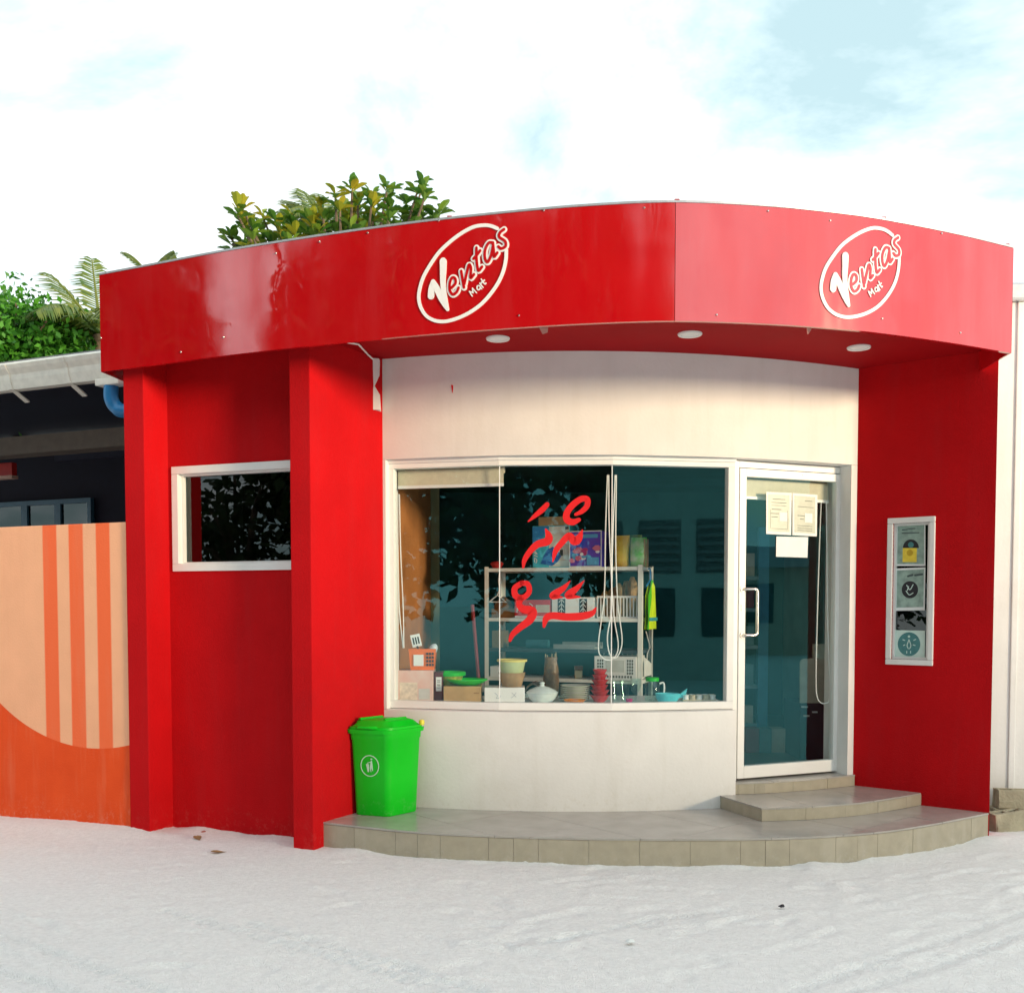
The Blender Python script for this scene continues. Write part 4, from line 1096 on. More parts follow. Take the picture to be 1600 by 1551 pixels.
# cardboard box
r0, m0, w, h = item_box('cardboard_box', 'low brown cardboard box under the green plate', 'box', 693, 752, 1072, 7.16, LEDGE, .24, M['card'])
patch(r0, 'tape', m0, w * .30, w * .44, h * .55, h * .62, colm('tape_brown', (.32, .18, .07)))
cb_top = LEDGE + h
# green basket behind the plate
gp = colm('green_plastic_bright', (0.02, 0.55, 0.02), .35)
c = P(704, 1070, 7.34); c.z = cb_top + .001
r0 = empty('green_basket', c, 'green rimmed plastic bowl with yellow print behind the green plate', 'bowl')
mb = MB(); mb.lathe([(.0001, .001), (.075, .001), (.088, .06), (.086, .06), (.0001, .01)], tuple(c), 28); mb.build('bowl_body', colm('yellow_green', (.42, .45, .06), vscale=40, var=.35), r0, smooth=True)
mb = MB(); mb.lathe([(.088, .0605), (.108, .064), (.110, .085), (.104, .092), (.098, .088), (.09, .062)], tuple(c), 28); mb.build('bowl_rim', gp, r0, smooth=True)
c = P(730, 1072, 7.24); c.z = cb_top + .002
mb = MB(); mb.lathe([(.0001, .0), (.07, .0), (.12, .022), (.146, .040), (.143, .046), (.118, .030), (.068, .008), (.0001, .007)], tuple(c), 36, sy=.8)
tag(mb.build('green_plate', gp, None, smooth=True), 'shiny bright green oval plate lying on the low cardboard box', 'plate')
# white box
r0, m0, w, h = item_box('white_box', 'flat white carton with pencil scrawls under the pale bowls', 'box', 757, 820, 1074, 7.14, LEDGE, .22, M['white_pl'], 0)
mb = MB(); sfw = lambda x, y, o: m0 @ Vector((x, -o, y))
for s in ([(-.07, .07), (-.05, .05), (-.06, .03), (-.03, .04), (-.035, .06)], [(.05, .07), (.08, .04)], [(.08, .07), (.06, .045), (.045, .035)]): stroke_mesh(mb, s, [.0025] * len(s), sfw, .0005, .0015, 4)
mb.build('scrawl', colm('pencil', (.35, .42, .5)), r0)
wb_top = LEDGE + h
# pale bowls stacked
for k, (lab, m_, z) in enumerate((('lower clear amber tub of the pair on the white carton', colm('amber_tub', (.42, .28, .15), .25, vscale=8, var=.3), 0), ('upper yellow rimmed pale green tub of the pair on the white carton', colm('pale_green_tub', (.50, .58, .30), .3), .083))):
    c = P(800, 1060, 7.24); c.z = wb_top + .001 + z
    r0 = empty('tub', c, lab, 'tub', 'tubs stacked on the white carton')
    mb = MB(); mb.lathe([(.0001, 0), (.068 + .008 * k, 0), (.096, .10), (.093, .10), (.064, .006), (.0001, .006)], tuple(c), 28); mb.build('tub_body', m_, r0, smooth=True)
    if k:
        mb = MB(); mb.lathe([(.0965, .092), (.107, .094), (.108, .108), (.100, .110), (.0935, .101)], tuple(c), 28); mb.build('tub_rim', colm('yellow_rim', (.72, .62, .14), .35), r0, smooth=True)
# tureen
c = P(847, 1094, 7.20); c.z = LEDGE + .001
wh = colm('white_glaze', (.78, .88, .86), .12)
r0 = empty('tureen', c, 'white lidded ceramic tureen beside the stack of plates', 'tureen')
mb = MB(); mb.lathe([(.0001, 0), (.07, 0), (.095, .025), (.108, .05), (.112, .062), (.106, .062), (.09, .03), (.0001, .01)], tuple(c), 32); mb.build('tureen_bowl', wh, r0, smooth=True)
mb = MB(); mb.lathe([(.112, .063), (.114, .068), (.09, .086), (.05, .104), (.018, .112), (.014, .122), (.02, .132), (.014, .140), (.0001, .142)], tuple(c), 32); mb.build('tureen_lid', wh, r0, smooth=True)
mb = MB(); mb.tube([(c.x - .105, c.y, c.z + .05), (c.x - .135, c.y, c.z + .055), (c.x - .135, c.y, c.z + .035), (c.x - .10, c.y, c.z + .035)], .007, 8); mb.build('tureen_handle', wh, r0, smooth=True)
# whisk wires beside it
r0 = empty('wire_whisk', P(832, 1076, 7.42), 'wire whisk leaning over the white carton next to the tureen', 'whisk')
mb = MB()
for k in range(5):
    a = R(-40 + 20 * k)
    q = [P(820, 1080, 7.38), P(829 + 3 * math.sin(a), 1066 + 4 * math.cos(a), 7.36 + .02 * math.sin(a)), P(843, 1062 + 2.5 * k, 7.37), P(851, 1066, 7.40)]
    mb.tube(cr([tuple(x) for x in q], 5), .0018, 5)
mb.build('wire_loop', M['chrome'], r0)
# brown bag
c = P(861, 1090, 7.52); c.z = LEDGE + .001
r0 = empty('brown_bag', c, 'crumpled clear bag of brown sticks standing behind the tureen', 'bag')
mb = MB()
prof = []
for i in range(9):
    t = i / 8; rr_ = .052 * (1 + .12 * math.sin(5 * t)) * (1 if i < 8 else .95)
    prof.append((rr_, .30 * t))
mb.lathe([(.0001, 0)] + prof + [(.0001, .28)], tuple(c), 14, sy=.6)
mb.v = [(x + random.uniform(-.006, .006), y + random.uniform(-.006, .006), z + random.uniform(-.006, .006)) for x, y, z in mb.v]
mb.build('bag_body', colm('brown_bag', (.16, .085, .035), .35, vscale=22, var=.5, bump=.5, bscale=40), r0, smooth=True)
mb = MB()
for k in range(5):
    x = c.x - .04 + .02 * k; mb.tube([(x, c.y, c.z + .2), (x + random.uniform(-.01, .01), c.y, c.z + .31 + random.uniform(0, .05))], .003, 5)
mb.build('stick', colm('stick', (.45, .36, .2)), r0)
# plates
c = P(897, 1092, 7.24)
for k in range(8):
    cc = (c.x + random.uniform(-.004, .004) + .001 * k, c.y, LEDGE + .001 + .0135 * k)
    mb = MB(); mb.lathe([(.0001, .0), (.055, .0), (.075, .006), (.108, .018), (.110, .021), (.075, .010), (.0001, .004)], cc, 32)
    top = k == 7
    tag(mb.build('dinner_plate', colm('plate_glaze', (.74, .78, .66), .15) if k % 2 else colm('plate_glaze_pale', (.80, .80, .74), .15), None, smooth=True), ('top dinner plate of the stack between tureen and red bowls' if top else ('bottom', 'second lowest', 'third lowest', 'fourth', 'fifth', 'third highest', 'second highest')[k] + ' dinner plate of the stack between tureen and red bowls'), 'plate', 'dinner plates stacked in the window')
# orange dish
c = P(897.5, 1094, 7.08); c.z = LEDGE + .001
mb = MB(); mb.lathe([(.0001, 0), (.05, 0), (.076, .022), (.074, .026), (.048, .006), (.0001, .006)], tuple(c), 28)
tag(mb.build('orange_dish', colm('orange_dish', (.80, .25, .01), .3), None, smooth=True), 'shallow orange dish in front of the stacked plates', 'dish')
# red bowls
c = P(937, 1094, 7.20)
redg = colm('red_glass', (.55, .03, .035), .12)
for k in range(6):
    z = LEDGE + .001 + k * .036; s_ = 1 - .06 * k
    cc = (c.x + random.uniform(-.003, .003), c.y, z)
    mb = MB(); mb.lathe([(.0001, 0), (.035 * s_, 0), (.046 * s_, .012), (.066 * s_, .040), (.073 * s_, .046), (.069 * s_, .049), (.044 * s_, .018), (.0001, .008)], cc, 26)
    lab = {0: 'bottom red bowl of the red stack beside the drinking glasses', 5: 'topmost red bowl of the red stack beside the drinking glasses'}.get(k, ('second lowest', 'third lowest', 'third highest', 'second highest')[(k - 1) % 4] + ' red bowl of the red stack beside the drinking glasses')
    tag(mb.build('red_bowl', redg, None, smooth=True), lab, 'bowl', 'red bowls stacked in the window')
# glasses
for k, (px, lab) in enumerate(((963, 'flared clear drinking glass next to the red bowls'), (976, 'flared clear drinking glass beside the clear goblet'))):
    c = P(px, 1094, 7.17 + .04 * k); c.z = LEDGE + .001
    mb = MB(); mb.lathe([(.0001, 0), (.024, 0), (.026, .012), (.031, .08), (.040, .150), (.0385, .150), (.029, .08), (.022, .014), (.0001, .012)], tuple(c), 22)
    tag(mb.build('drinking_glass', M['clear'], None, smooth=True), lab, 'glass', 'clear glasses in the window')
c = P(993, 1094, 7.19); c.z = LEDGE + .001
mb = MB(); mb.lathe([(.0001, 0), (.036, 0), (.034, .006), (.008, .012), (.008, .055), (.03, .08), (.040, .12), (.036, .165), (.034, .165), (.038, .12), (.026, .082), (.0001, .066)], tuple(c), 22)
tag(mb.build('goblet', M['clear'], None, smooth=True), 'clear stemmed goblet left of the jar with green lid', 'glass')
c = P(983, 1095, 7.08); c.z = LEDGE + .001
mb = MB(); mb.lathe([(.0001, 0), (.020, 0), (.024, .030), (.022, .032), (.018, .004), (.0001, .004)], tuple(c), 20)
tag(mb.build('pink_cup', colm('magenta_plastic', (.50, .02, .18), .3), None, smooth=True), 'tiny magenta cup in front of the clear glasses', 'cup')
# jar with green lid
c = P(1019, 1094, 7.25); c.z = LEDGE + .001
r0 = empty('glass_jar', c, 'clear jar with bright green screw lid and white handle', 'jar')
mb = MB(); mb.lathe([(.0001, 0), (.050, 0), (.054, .01), (.054, .125), (.044, .142), (.042, .142), (.051, .124), (.051, .012), (.0001, .006)], tuple(c), 26); mb.build('jar_body', M['clear'], r0, smooth=True)
mb = MB(); mb.lathe([(.0001, .1425), (.047, .1425), (.048, .165), (.044, .169), (.0001, .169)], tuple(c), 26); mb.build('jar_lid', gp, r0, smooth=True)
mb = MB(); mb.tube(cr([(c.x + .052, c.y, c.z + .125), (c.x + .078, c.y, c.z + .13), (c.x + .085, c.y, c.z + .10), (c.x + .082, c.y, c.z + .05)], 5), .007, 8); mb.build('jar_handle', M['white_pl'], r0, smooth=True)
# turquoise fish dish
c = P(1043, 1094, 7.16); c.z = LEDGE + .001
tq = colm('turquoise_plastic', (.12, .66, .74), .3)
r0 = empty('turquoise_dish', c, 'turquoise plastic dish with a tail fin right of the jar', 'dish')
mb = MB(); mb.lathe([(.0001, 0), (.06, 0), (.082, .03), (.086, .062), (.082, .064), (.055, .01), (.0001, .01)], tuple(c), 26, sx=1.0, sy=.75); mb.build('dish_body', tq, r0, smooth=True)
mb = MB()
q = [(.055, -.01, .035), (.105, -.012, .075), (.138, -.01, .098), (.130, -.01, .070), (.128, -.01, .045), (.09, -.01, .030)]
q = [(c.x + a, c.y + b, c.z + d) for a, b, d in q]; q2 = [(x, y + .02, z) for x, y, z in q]
mb.quad(q); mb.quad(q2[::-1])
for i in range(6): mb.quad([q[i], q2[i], q2[(i + 1) % 6], q[(i + 1) % 6]])
mb.build('tail_fin', tq, r0, bevel=.003)
# egg tray with small cups
c = P(1093, 1094, 7.17); c.z = LEDGE + .001
r0 = empty('egg_tray', c, 'cream moulded tray of egg cups at the right end of the ledge', 'tray')
cream = colm('cream_pulp', (.62, .54, .38), .6)
mb = MB(); mb.box((c.x - .125, c.y - .045, c.z), (c.x + .11, c.y + .06, c.z + .022)); mb.build('tray_base', cream, r0, bevel=.006)
for i in range(5):
    for j in range(2):
        cc = (c.x - .10 + .047 * i, c.y - .022 + .05 * j, c.z + .0225)
        mb = MB(); mb.lathe([(.022, 0), (.018, .018), (.023, .030), (.020, .031), (.012, .012), (.0001, .010)], cc, 14); mb.build('egg_cup', cream if (i + j) % 2 else M['white_pl'], r0, smooth=True)
# ---- rack goods
def rack_item(name, label, cat, a0, a1, b, z0, h, d, m_, group=None, bevel=.003):
    root = empty(name, rk((a0 + a1) / 2, b, z0), label, cat, group)
    mb = MB(); mb.box((a0, b, z0), (a1, b + d, z0 + h)); mb.xf(RM); mb.build('carton', m_, root, bevel=bevel)
    M_ = RM @ Matrix.Translation(((a0 + a1) / 2, b, z0))
    return root, M_, a1 - a0, h
def ra_px(px, b=0.06):
    """distance along the rack front at picture column px"""
    q = (px - 800) / FPX; o = FLp + vx * b
    return (q * o.y - o.x) / (ux.x - q * ux.y)
Z1 = SH[0] + .001
a0, a1 = ra_px(832), ra_px(890)
r0, m0, w, h = rack_item('teal_box', 'tall teal and white product box with open brown flap on top of the rack', 'box', a0, a1, .06, Z1, .335, .22, colm('teal_carton', (.06, .55, .70), .35))
patch(r0, 'print', m0, -w * .05, w * .49, h * .02, h * .98, colm('silver_print', (.80, .83, .74), .35))
tri_patch(r0, 'print', m0, [(-w * .28, .1 * h), (w * .10, .02 * h), (w * .30, .30 * h), (w * .05, .50 * h), (-w * .12, .42 * h)], colm('deep_blue_print', (.02, .16, .55), .35))
tri_patch(r0, 'print', m0, [(w * .0, .02 * h), (w * .49, .02 * h), (w * .49, .20 * h), (w * .22, .16 * h)], colm('bright_print', (.72, .72, .60), .35), .0024)
tri_patch(r0, 'print', m0, [(-w * .5, .50 * h), (-w * .30, .62 * h), (-w * .05, .98 * h), (-w * .5, .98 * h)], colm('blue_print', (.03, .32, .72), .35))
patch(r0, 'print', m0, w * .24, w * .32, h * .28, h * .42, M['ink'], .003)
patch(r0, 'print', m0, w * .38, w * .47, h * .90, h * .97, M['ink'], .003)
mb = MB(); s_ = [(-.165, .03), (-.165, .16), (-.13, .18), (-.05, .19), (-.045, .04)]
for s in ([(-w * .44, .14 * h), (-w * .44, .24 * h), (-w * .38, .18 * h), (-w * .40, .12 * h)], [(-w * .45, .30 * h), (-w * .37, .27 * h)], [(-w * .45, .36 * h), (-w * .37, .33 * h), (-w * .44, .40 * h)]): stroke_mesh(mb, s, [.008] * len(s), lambda x, y, o: m0 @ Vector((x, -o, y)), .0015, .0032, 3)
mb.build('lettering', M['paper'], r0)
mb = MB(); mb.box((a0 + .05, .065, Z1 + .3355), (a1 - .01, .072, Z1 + .405)); mb.xf(RM); mb.build('flap', M['card'], r0)
a0, a1 = ra_px(891), ra_px(941)
r0, m0, w, h = rack_item('toy_box', 'blue and pink toy box with picture front on top of the rack', 'box', a0, a1, .03, Z1, .285, .24, colm('toy_blue', (.03, .07, .50), .3, col2=(.16, .05, .42), vscale=14))
for x0, x1, z0, z1 in ((-w / 2, w / 2, 0, .008), (-w / 2, w / 2, h - .008, h), (-w / 2, -w / 2 + .006, .0085, h - .0085), (w / 2 - .006, w / 2, .0085, h - .0085)): patch(r0, 'white_border', m0, x0, x1, z0, z1, M['paper'], .002)
for k in range(14):
    x = random.uniform(-.4, .4) * w; z = random.uniform(.1, .75) * h; s_ = random.uniform(.02, .045)
    tri_patch(r0, 'print', m0, [(x + s_ * math.cos(q) * random.uniform(.6, 1), z + s_ * math.sin(q) * .6) for q in np.linspace(0, 5.4, 6)], colm(*random.choice([('toy_pink', (.62, .16, .28)), ('toy_white', (.75, .68, .72)), ('toy_cyan', (.10, .36, .62)), ('toy_magenta', (.40, .03, .16))])), .0022 + .0002 * k)
patch(r0, 'print', m0, w * .05, w * .42, h * .05, h * .26, colm('toy_cyan', (.10, .36, .62)), .0055)
patch(r0, 'lettering', m0, -w * .15, w * .38, h * .80, h * .90, colm('toy_cyan', (.10, .36, .62)), .0052)
# packs
def pouch(name, label, px0, px1, z0, h, b, m_, tw=.0):
    a0, a1 = ra_px(px0, b), ra_px(px1, b); w = a1 - a0; cx = (a0 + a1) / 2
    root = empty(name, rk(cx, b, z0), label, 'pack', 'packs on top of the rack')
    mb = MB(); n = 7
    rings = []
    for i in range(n):
        t = i / (n - 1); th = .05 * (1 - abs(2 * t - .8) ** 2.2 * .55); th = max(th, .006)
        ww = w * (1 - .06 * math.sin(math.pi * t)); rings.append((ww, th, h * t))
    b0_ = len(mb.v)
    for ww, th, z in rings:
        for k in range(12):
            q = 2 * math.pi * k / 12
            mb.v.append((cx + ww / 2 * math.copysign(abs(math.cos(q)) ** .6, math.cos(q)) + random.uniform(-.003, .003), b + .05 + th * math.sin(q) + random.uniform(-.003, .003), z0 + z))
    for i in range(n - 1):
        for k in range(12):
            j = (k + 1) % 12; mb.f.append((b0_ + i * 12 + k, b0_ + i * 12 + j, b0_ + (i + 1) * 12 + j, b0_ + (i + 1) * 12 + k)); mb.m.append(0)
    mb.f.append(tuple(b0_ + k for k in reversed(range(12)))); mb.m.append(0); mb.f.append(tuple(b0_ + (n - 1) * 12 + k for k in range(12))); mb.m.append(0)
    mb.xf(RM); mb.build('pouch', m_, root, smooth=True); return root
pouch('yellow_pack', 'puffy yellow pack on the rack beside the toy box', 957, 981, Z1, .245, .05, colm('yellow_foil', (.92, .68, .05), .3, col2=(.85, .45, .02), vscale=9))
pouch('green_pack', 'green and white pack on the rack between yellow and tan packs', 982, 1007, Z1, .225, .04, colm('green_foil', (.10, .62, .08), .3, col2=(.75, .82, .60), vscale=16))
pouch('green_pack', 'small dark green pack on the rack tucked behind the white pack', 978, 1000, Z1, .255, .17, colm('dark_green_foil', (.05, .25, .05), .3, col2=(.35, .40, .10), vscale=14))
a0, a1 = ra_px(1007), ra_px(1027, .0)
r0, m0, w, h = rack_item('tan_box', 'tan striped box at the right end on top of the rack', 'box', a0 + .002, min(a1, RW - .005), .06, Z1, .215, .12, colm('tan_carton', (.42, .30, .16), .5, stretch=(14, 14, .5), var=.35, vscale=4))
mb = MB(); c = rk(ra_px(774), .1, Z1); mb.lathe([(.0001, 0), (.03, 0), (.055, .04), (.04, .055), (.0001, .06)], tuple(c), 18)
tag(mb.build('red_bonnet', colm('red_cloth', (.55, .03, .03), .7), None, smooth=True), 'small red cap at the left end on top of the rack', 'cap')
# second shelf
Z2 = SH[1] + .001
a0, a1 = ra_px(761), ra_px(805)
r0, m0, w, h = rack_item('brown_tray', 'brown wooden tray at the left end of the second shelf', 'tray', max(a0, .04), a1, .05, Z2, .075, .24, colm('brown_wood', (.26, .11, .03), .5, stretch=(3, 3, 12)))
c = rk(.13, .10, Z2 + .0755)
mb = MB(); mb.lathe([(.0001, 0), (.075, 0), (.082, .02), (.05, .065), (.012, .095), (.0001, .097)], tuple(c), 20)
tag(mb.build('brown_bundle', colm('brown_bundle', (.20, .09, .03), .7, bump=.6, bscale=50), None, smooth=True), 'brown tied bundle lying on the wooden tray of the rack', 'bundle')
r0 = empty('coat_hanger', rk(.11, .03, 1.80), 'white coat hanger hanging at the left of the rack second shelf', 'hanger')
hk = [rk(.115, .035, 1.75), rk(.12, .035, 1.79), rk(.11, .035, 1.80)]
mb = MB(); mb.tube(cr([tuple(rk(.125, .02, 1.815)), tuple(rk(.115, .02, 1.75)), tuple(rk(.12, .02, 1.68)), tuple(rk(.105, .02, 1.63))], 5), .005, 6); mb.build('hook', M['cord'], r0, smooth=True)
mb = MB(); mb.tube([rk(.03, .02, 1.575), rk(.105, .02, 1.63), rk(.18, .02, 1.575), rk(.03, .02, 1.575)], .005, 6); mb.build('bar', M['cord'], r0, smooth=True)
a0, a1 = ra_px(806), ra_px(862)
r0, m0, w, h = rack_item('red_box', 'red printed carton with white lettering on the second rack shelf', 'box', a0, a1 - .004, .03, Z2, .145, .22, colm('red_carton', (.68, .015, .02), .4))
mb = MB()
srf = lambda x, y, o: m0 @ Vector((x, -o, y))
for s in ([(-.13, .045), (-.125, .085), (-.105, .085), (-.105, .068), (-.125, .065)], [(-.09, .09), (-.09, .05)], [(-.075, .075), (-.075, .055), (-.06, .052), (-.058, .077)], [(-.025, .075), (-.045, .072), (-.03, .062), (-.045, .052)], [(-.02, .115), (.0, .10), (.005, .085)]): stroke_mesh(mb, s, [.007] * len(s), srf, .0005, .002, 4)
mb.build('lettering', M['paper'], r0)
patch(r0, 'print', m0, w * .10, w * .49, h * .30, h * .72, colm('pale_label', (.72, .66, .55)))
patch(r0, 'print', m0, -w * .49, w * .49, h * .02, h * .10, M['paper'])
a0, a1 = ra_px(864), ra_px(930)
r0, m0, w, h = rack_item('patterned_box', 'white box with two black ornamental bands on the second rack shelf', 'box', a0, a1, .03, Z2, .165, .22, M['white_pl'])
for k, xc in enumerate((-.27, .24)):
    patch(r0, 'black_band', m0, w * (xc - .09), w * (xc + .09), h * .08, h * .92, M['black'])
    mb = MB()
    for j in range(4):
        z = h * (.18 + .21 * j); stroke_mesh(mb, [(w * (xc - .06), z - .01), (w * xc, z + .012), (w * (xc + .06), z - .01)], [.005] * 3, srf if False else (lambda x, y, o: m0 @ Vector((x, -o, y))), .001, .0022, 3)
    stroke_mesh(mb, [(w * xc, h * .12), (w * xc, h * .88)], [.004, .004], (lambda x, y, o: m0 @ Vector((x, -o, y))), .001, .0026, 1)
    mb.build('ornament', M['white_pl'], r0)
# slatted basket
a0, a1 = ra_px(934), ra_px(997)
a1 = min(a1, RW - .035)
r0 = empty('slatted_basket', rk((a0 + a1) / 2, .1, Z2), 'white slatted plastic basket on the second rack shelf', 'basket')
mb = MB(); mb.box((a0, .03, Z2), (a1, .26, Z2 + .012)); mb.box((a0, .03, Z2 + .158), (a1, .04, Z2 + .175)); mb.box((a0, .25, Z2 + .158), (a1, .26, Z2 + .175)); mb.xf(RM); mb.build('basket_frame', M['white_pl'], r0)
n = 13
for i in range(n):
    x = a0 + (a1 - a0 - .009) * i / (n - 1)
    for b in (.031, .252):
        mb = MB(); mb.box((x, b, Z2 + .0125), (x + .009, b + .006, Z2 + .1575)); mb.xf(RM); mb.build('slat', M['white_pl'], r0)
for i in range(5):
    c = rk(a0 + .04 + .055 * i, .13 + .03 * (i % 2), Z2 + .013)
    mb = MB(); hh = [.20, .23, .26, .28, .31][i]; mb.lathe([(.0001, 0), (.032, .0), (.042, hh * .5), (.036, hh * .85), (.015, hh), (.0001, hh)], tuple(c), 10)
    mb.v = [(x + random.uniform(-.006, .006), y + random.uniform(-.006, .006), z + random.uniform(-.006, .006)) for x, y, z in mb.v]
    tag(mb.build('brown_bundle', colm('straw_brown', (.30, .19, .08), .7, vscale=20, var=.4, bump=.6, bscale=40), None, smooth=True), ('shortest', 'second shortest', 'middle sized', 'second tallest', 'tallest')[i] + ' brown straw bundle standing in the white slatted basket', 'bundle', 'straw bundles in the slatted basket')
# third shelf
Z3 = SH[2] + .001
a0, a1 = ra_px(868), ra_px(932)
mb = MB(); mb.box((a0, .0, Z3), (a1, .26, Z3 + .018)); mb.box((a0 + .015, .015, Z3 + .018), (a1 - .015, .245, Z3 + .021)); mb.box((a0, .0, Z3 + .018), (a1, .012, Z3 + .038)); mb.box((a0, .248, Z3 + .018), (a1, .26, Z3 + .05)); mb.xf(RM)
tag(mb.build('grey_tray', colm('grey_tray', (.30, .34, .34), .4), None, bevel=.003), 'grey flat tray on the dark third shelf of the rack', 'tray')
mb = MB(); mb.tube([rk(ra_px(822), .08, Z3 + .036), rk(ra_px(856), .08, Z3 + .036)], .035, 14)
tag(mb.build('blue_roll', colm('teal_cloth', (.02, .12, .16), .7), None, smooth=True), 'dark blue roll lying on the third shelf of the rack', 'roll')
a0, a1 = max(ra_px(761), .04), ra_px(783)
r0, m0, w, h = rack_item('tan_carton', 'small tan carton at the left of the third rack shelf', 'box', a0, a1, .06, Z3, .14, .18, colm('tan_dull', (.26, .17, .08), .7))
# fourth shelf
Z4 = SH[3] + .001
a0, a1 = max(ra_px(758), .036), ra_px(782)
r0, m0, w, h = rack_item('white_carton', 'small white carton at the left end of the fourth rack shelf', 'box', a0, a1, .03, Z4, .085, .2, M['white_pl'])
c = rk(ra_px(903), .08, Z4)
r0 = empty('small_jar', c, 'small jar with tan label and brown cap on the fourth shelf', 'jar')
mb = MB(); mb.box((c.x - .03, c.y - .03, c.z), (c.x + .03, c.y + .03, c.z + .065)); mb.build('jar_body', colm('tan_label', (.60, .50, .28), .5), r0, bevel=.008)
mb = MB(); mb.lathe([(.0001, .0655), (.034, .0655), (.036, .10), (.0001, .102)], tuple(c), 16); mb.build('jar_cap', colm('brown_cap', (.20, .06, .03), .4), r0, smooth=True)
c = rk(ra_px(806), .12, Z4)
r0 = empty('small_jar', c, 'small jar with white cap on the fourth shelf behind the tubs', 'jar')
mb = MB(); mb.lathe([(.0001, 0), (.036, 0), (.036, .09), (.0001, .09)], tuple(c), 16); mb.build('jar_body', colm('dark_jar', (.08, .06, .06), .3), r0, smooth=True)
mb = MB(); mb.lathe([(.0001, .0905), (.038, .0905), (.038, .125), (.0001, .126)], tuple(c), 16); mb.build('jar_cap', M['paper'], r0, smooth=True)
# lattice crate
a0, a1 = ra_px(933), min(ra_px(998), RW - .036)
r0, m0, w, h = rack_item('lattice_crate', 'white plastic crate with dark lattice holes and blank panel on the fourth shelf', 'crate', a0, a1, -.02, Z4, .185, .3, M['white_pl'])
for sx in (-1, 1):
    for i in range(3):
        for j in range(5):
            x = sx * w * (.30 + .055 * i); z = h * (.30 + .13 * j)
            patch(r0, 'slot', m0, x - .0055, x + .0055, z - .0085, z + .0085, M['ink'], .0016)
for i in range(12):
    x = w * (-.38 + .069 * i); patch(r0, 'slot', m0, x - .006, x + .006, h * .10, h * .19, M['ink'], .0016)
patch(r0, 'blank_panel', m0, -w * .22, w * .22, h * .34, h * .84, colm('pale_panel', (.66, .72, .68)), .002)
# wire cage above the crate
r0 = empty('wire_cage', rk((a0 + a1) / 2, .1, Z4 + .19), 'upright wire grid standing on the lattice crate', 'wire rack')
for i in range(8):
    x = a0 + .06 + (a1 - a0 - .07) * i / 7
    mb = MB(); mb.tube([rk(x, .05, Z4 + .187), rk(x, .05, Z3 - .03)], .0028, 6); mb.build('wire', M['chrome'], r0)
for z in (.09, .03):
    mb = MB(); mb.tube([rk(a0 + .05, .046, Z3 - .03 - z), rk(a1 - .005, .046, Z3 - .03 - z)], .0028, 6); mb.build('wire', M['chrome'], r0)
# printed sheet on the rack end
mb = MB(); mb.quad([rk(RW + .003, .05, .99), rk(RW + .003, .33, .99), rk(RW + .003, .33, 1.08), rk(RW + .003, .05, 1.15)]); mb.quad([rk(RW + .006, .05, 1.15), rk(RW + .006, .33, 1.08), rk(RW + .006, .33, .99), rk(RW + .006, .05, .99)])
r0 = mb.build('price_card', M['paper'], None); tag(r0, 'white printed card leaning on the right end of the rack', 'card')
# hi-vis vest
vt = 1.835
v0 = rk(RW + .012, .02, vt)
r0 = empty('safety_vest', v0, 'fluorescent yellow safety vest hanging on the right end of the rack', 'vest')
hv = colm('fluo_yellow', (.66, .92, .02), .6, bump=.4, bscale=18); hg = colm('fluo_green', (.10, .62, .02), .6)
rows = [(1.745, .17, .23), (1.70, .12, .30), (1.62, .08, .335), (1.53, .055, .345), (1.44, .03, .35), (1.36, .02, .36)]
def vrow(z, b0_, b1_, off): return [rk(RW + off + .006 * math.sin(b * 40 + z * 9), b, z) for b in np.linspace(b0_, b1_, 7)]
def vsurf(mb, rs, off):
    for i in range(len(rs) - 1):
        p = vrow(rs[i][0], rs[i][1], rs[i][2], off); q = vrow(rs[i + 1][0], rs[i + 1][1], rs[i + 1][2], off)
        for k in range(6): mb.quad([p[k], p[k + 1], q[k + 1], q[k]])
mb = MB(); vsurf(mb, rows, .030); vsurf(mb, rows, .012); mb.build('vest_body', hv, r0, smooth=True)
mb = MB(); vsurf(mb, [(z, b0_ - .002, b0_ + .07 + .04 * (1.75 - z)) for z, b0_, b1_ in rows], .036); mb.build('vest_side', hg, r0, smooth=True)
mb = MB(); vsurf(mb, [(1.452, .11, .352), (1.425, .10, .354)], .041); mb.build('reflective_band', colm('silver_band', (.06, .42, .50), .3), r0)
r0 = empty('coat_hanger', rk(RW + .02, .2, 1.82), 'blue coat hanger holding the yellow safety vest', 'hanger')
mb = MB(); mb.tube(cr([tuple(rk(RW + .022, .11, 1.83)), tuple(rk(RW + .022, .17, 1.835)), tuple(rk(RW + .022, .19, 1.79)), tuple(rk(RW + .022, .19, 1.75))], 5), .007, 6); mb.build('hook', colm('blue_hanger', (.02, .25, .60), .4), r0, smooth=True)
mb = MB(); mb.tube([rk(RW + .022, .06, 1.70), rk(RW + .022, .19, 1.75), rk(RW + .022, .32, 1.70)], .007, 6); mb.build('bar', M['blue_hanger'], r0, smooth=True)
r0 = empty('coat_hanger', rk(RW + .02, .2, 1.25), 'empty wire hanger below the vest at the end of the rack', 'hanger')
mb = MB(); mb.tube([rk(RW + .02, .05, 1.345), rk(RW + .02, .2, 1.22), rk(RW + .02, .1, 1.17), rk(RW + .02, .09, 1.12)], .004, 6); mb.build('wire', M['cord'], r0)
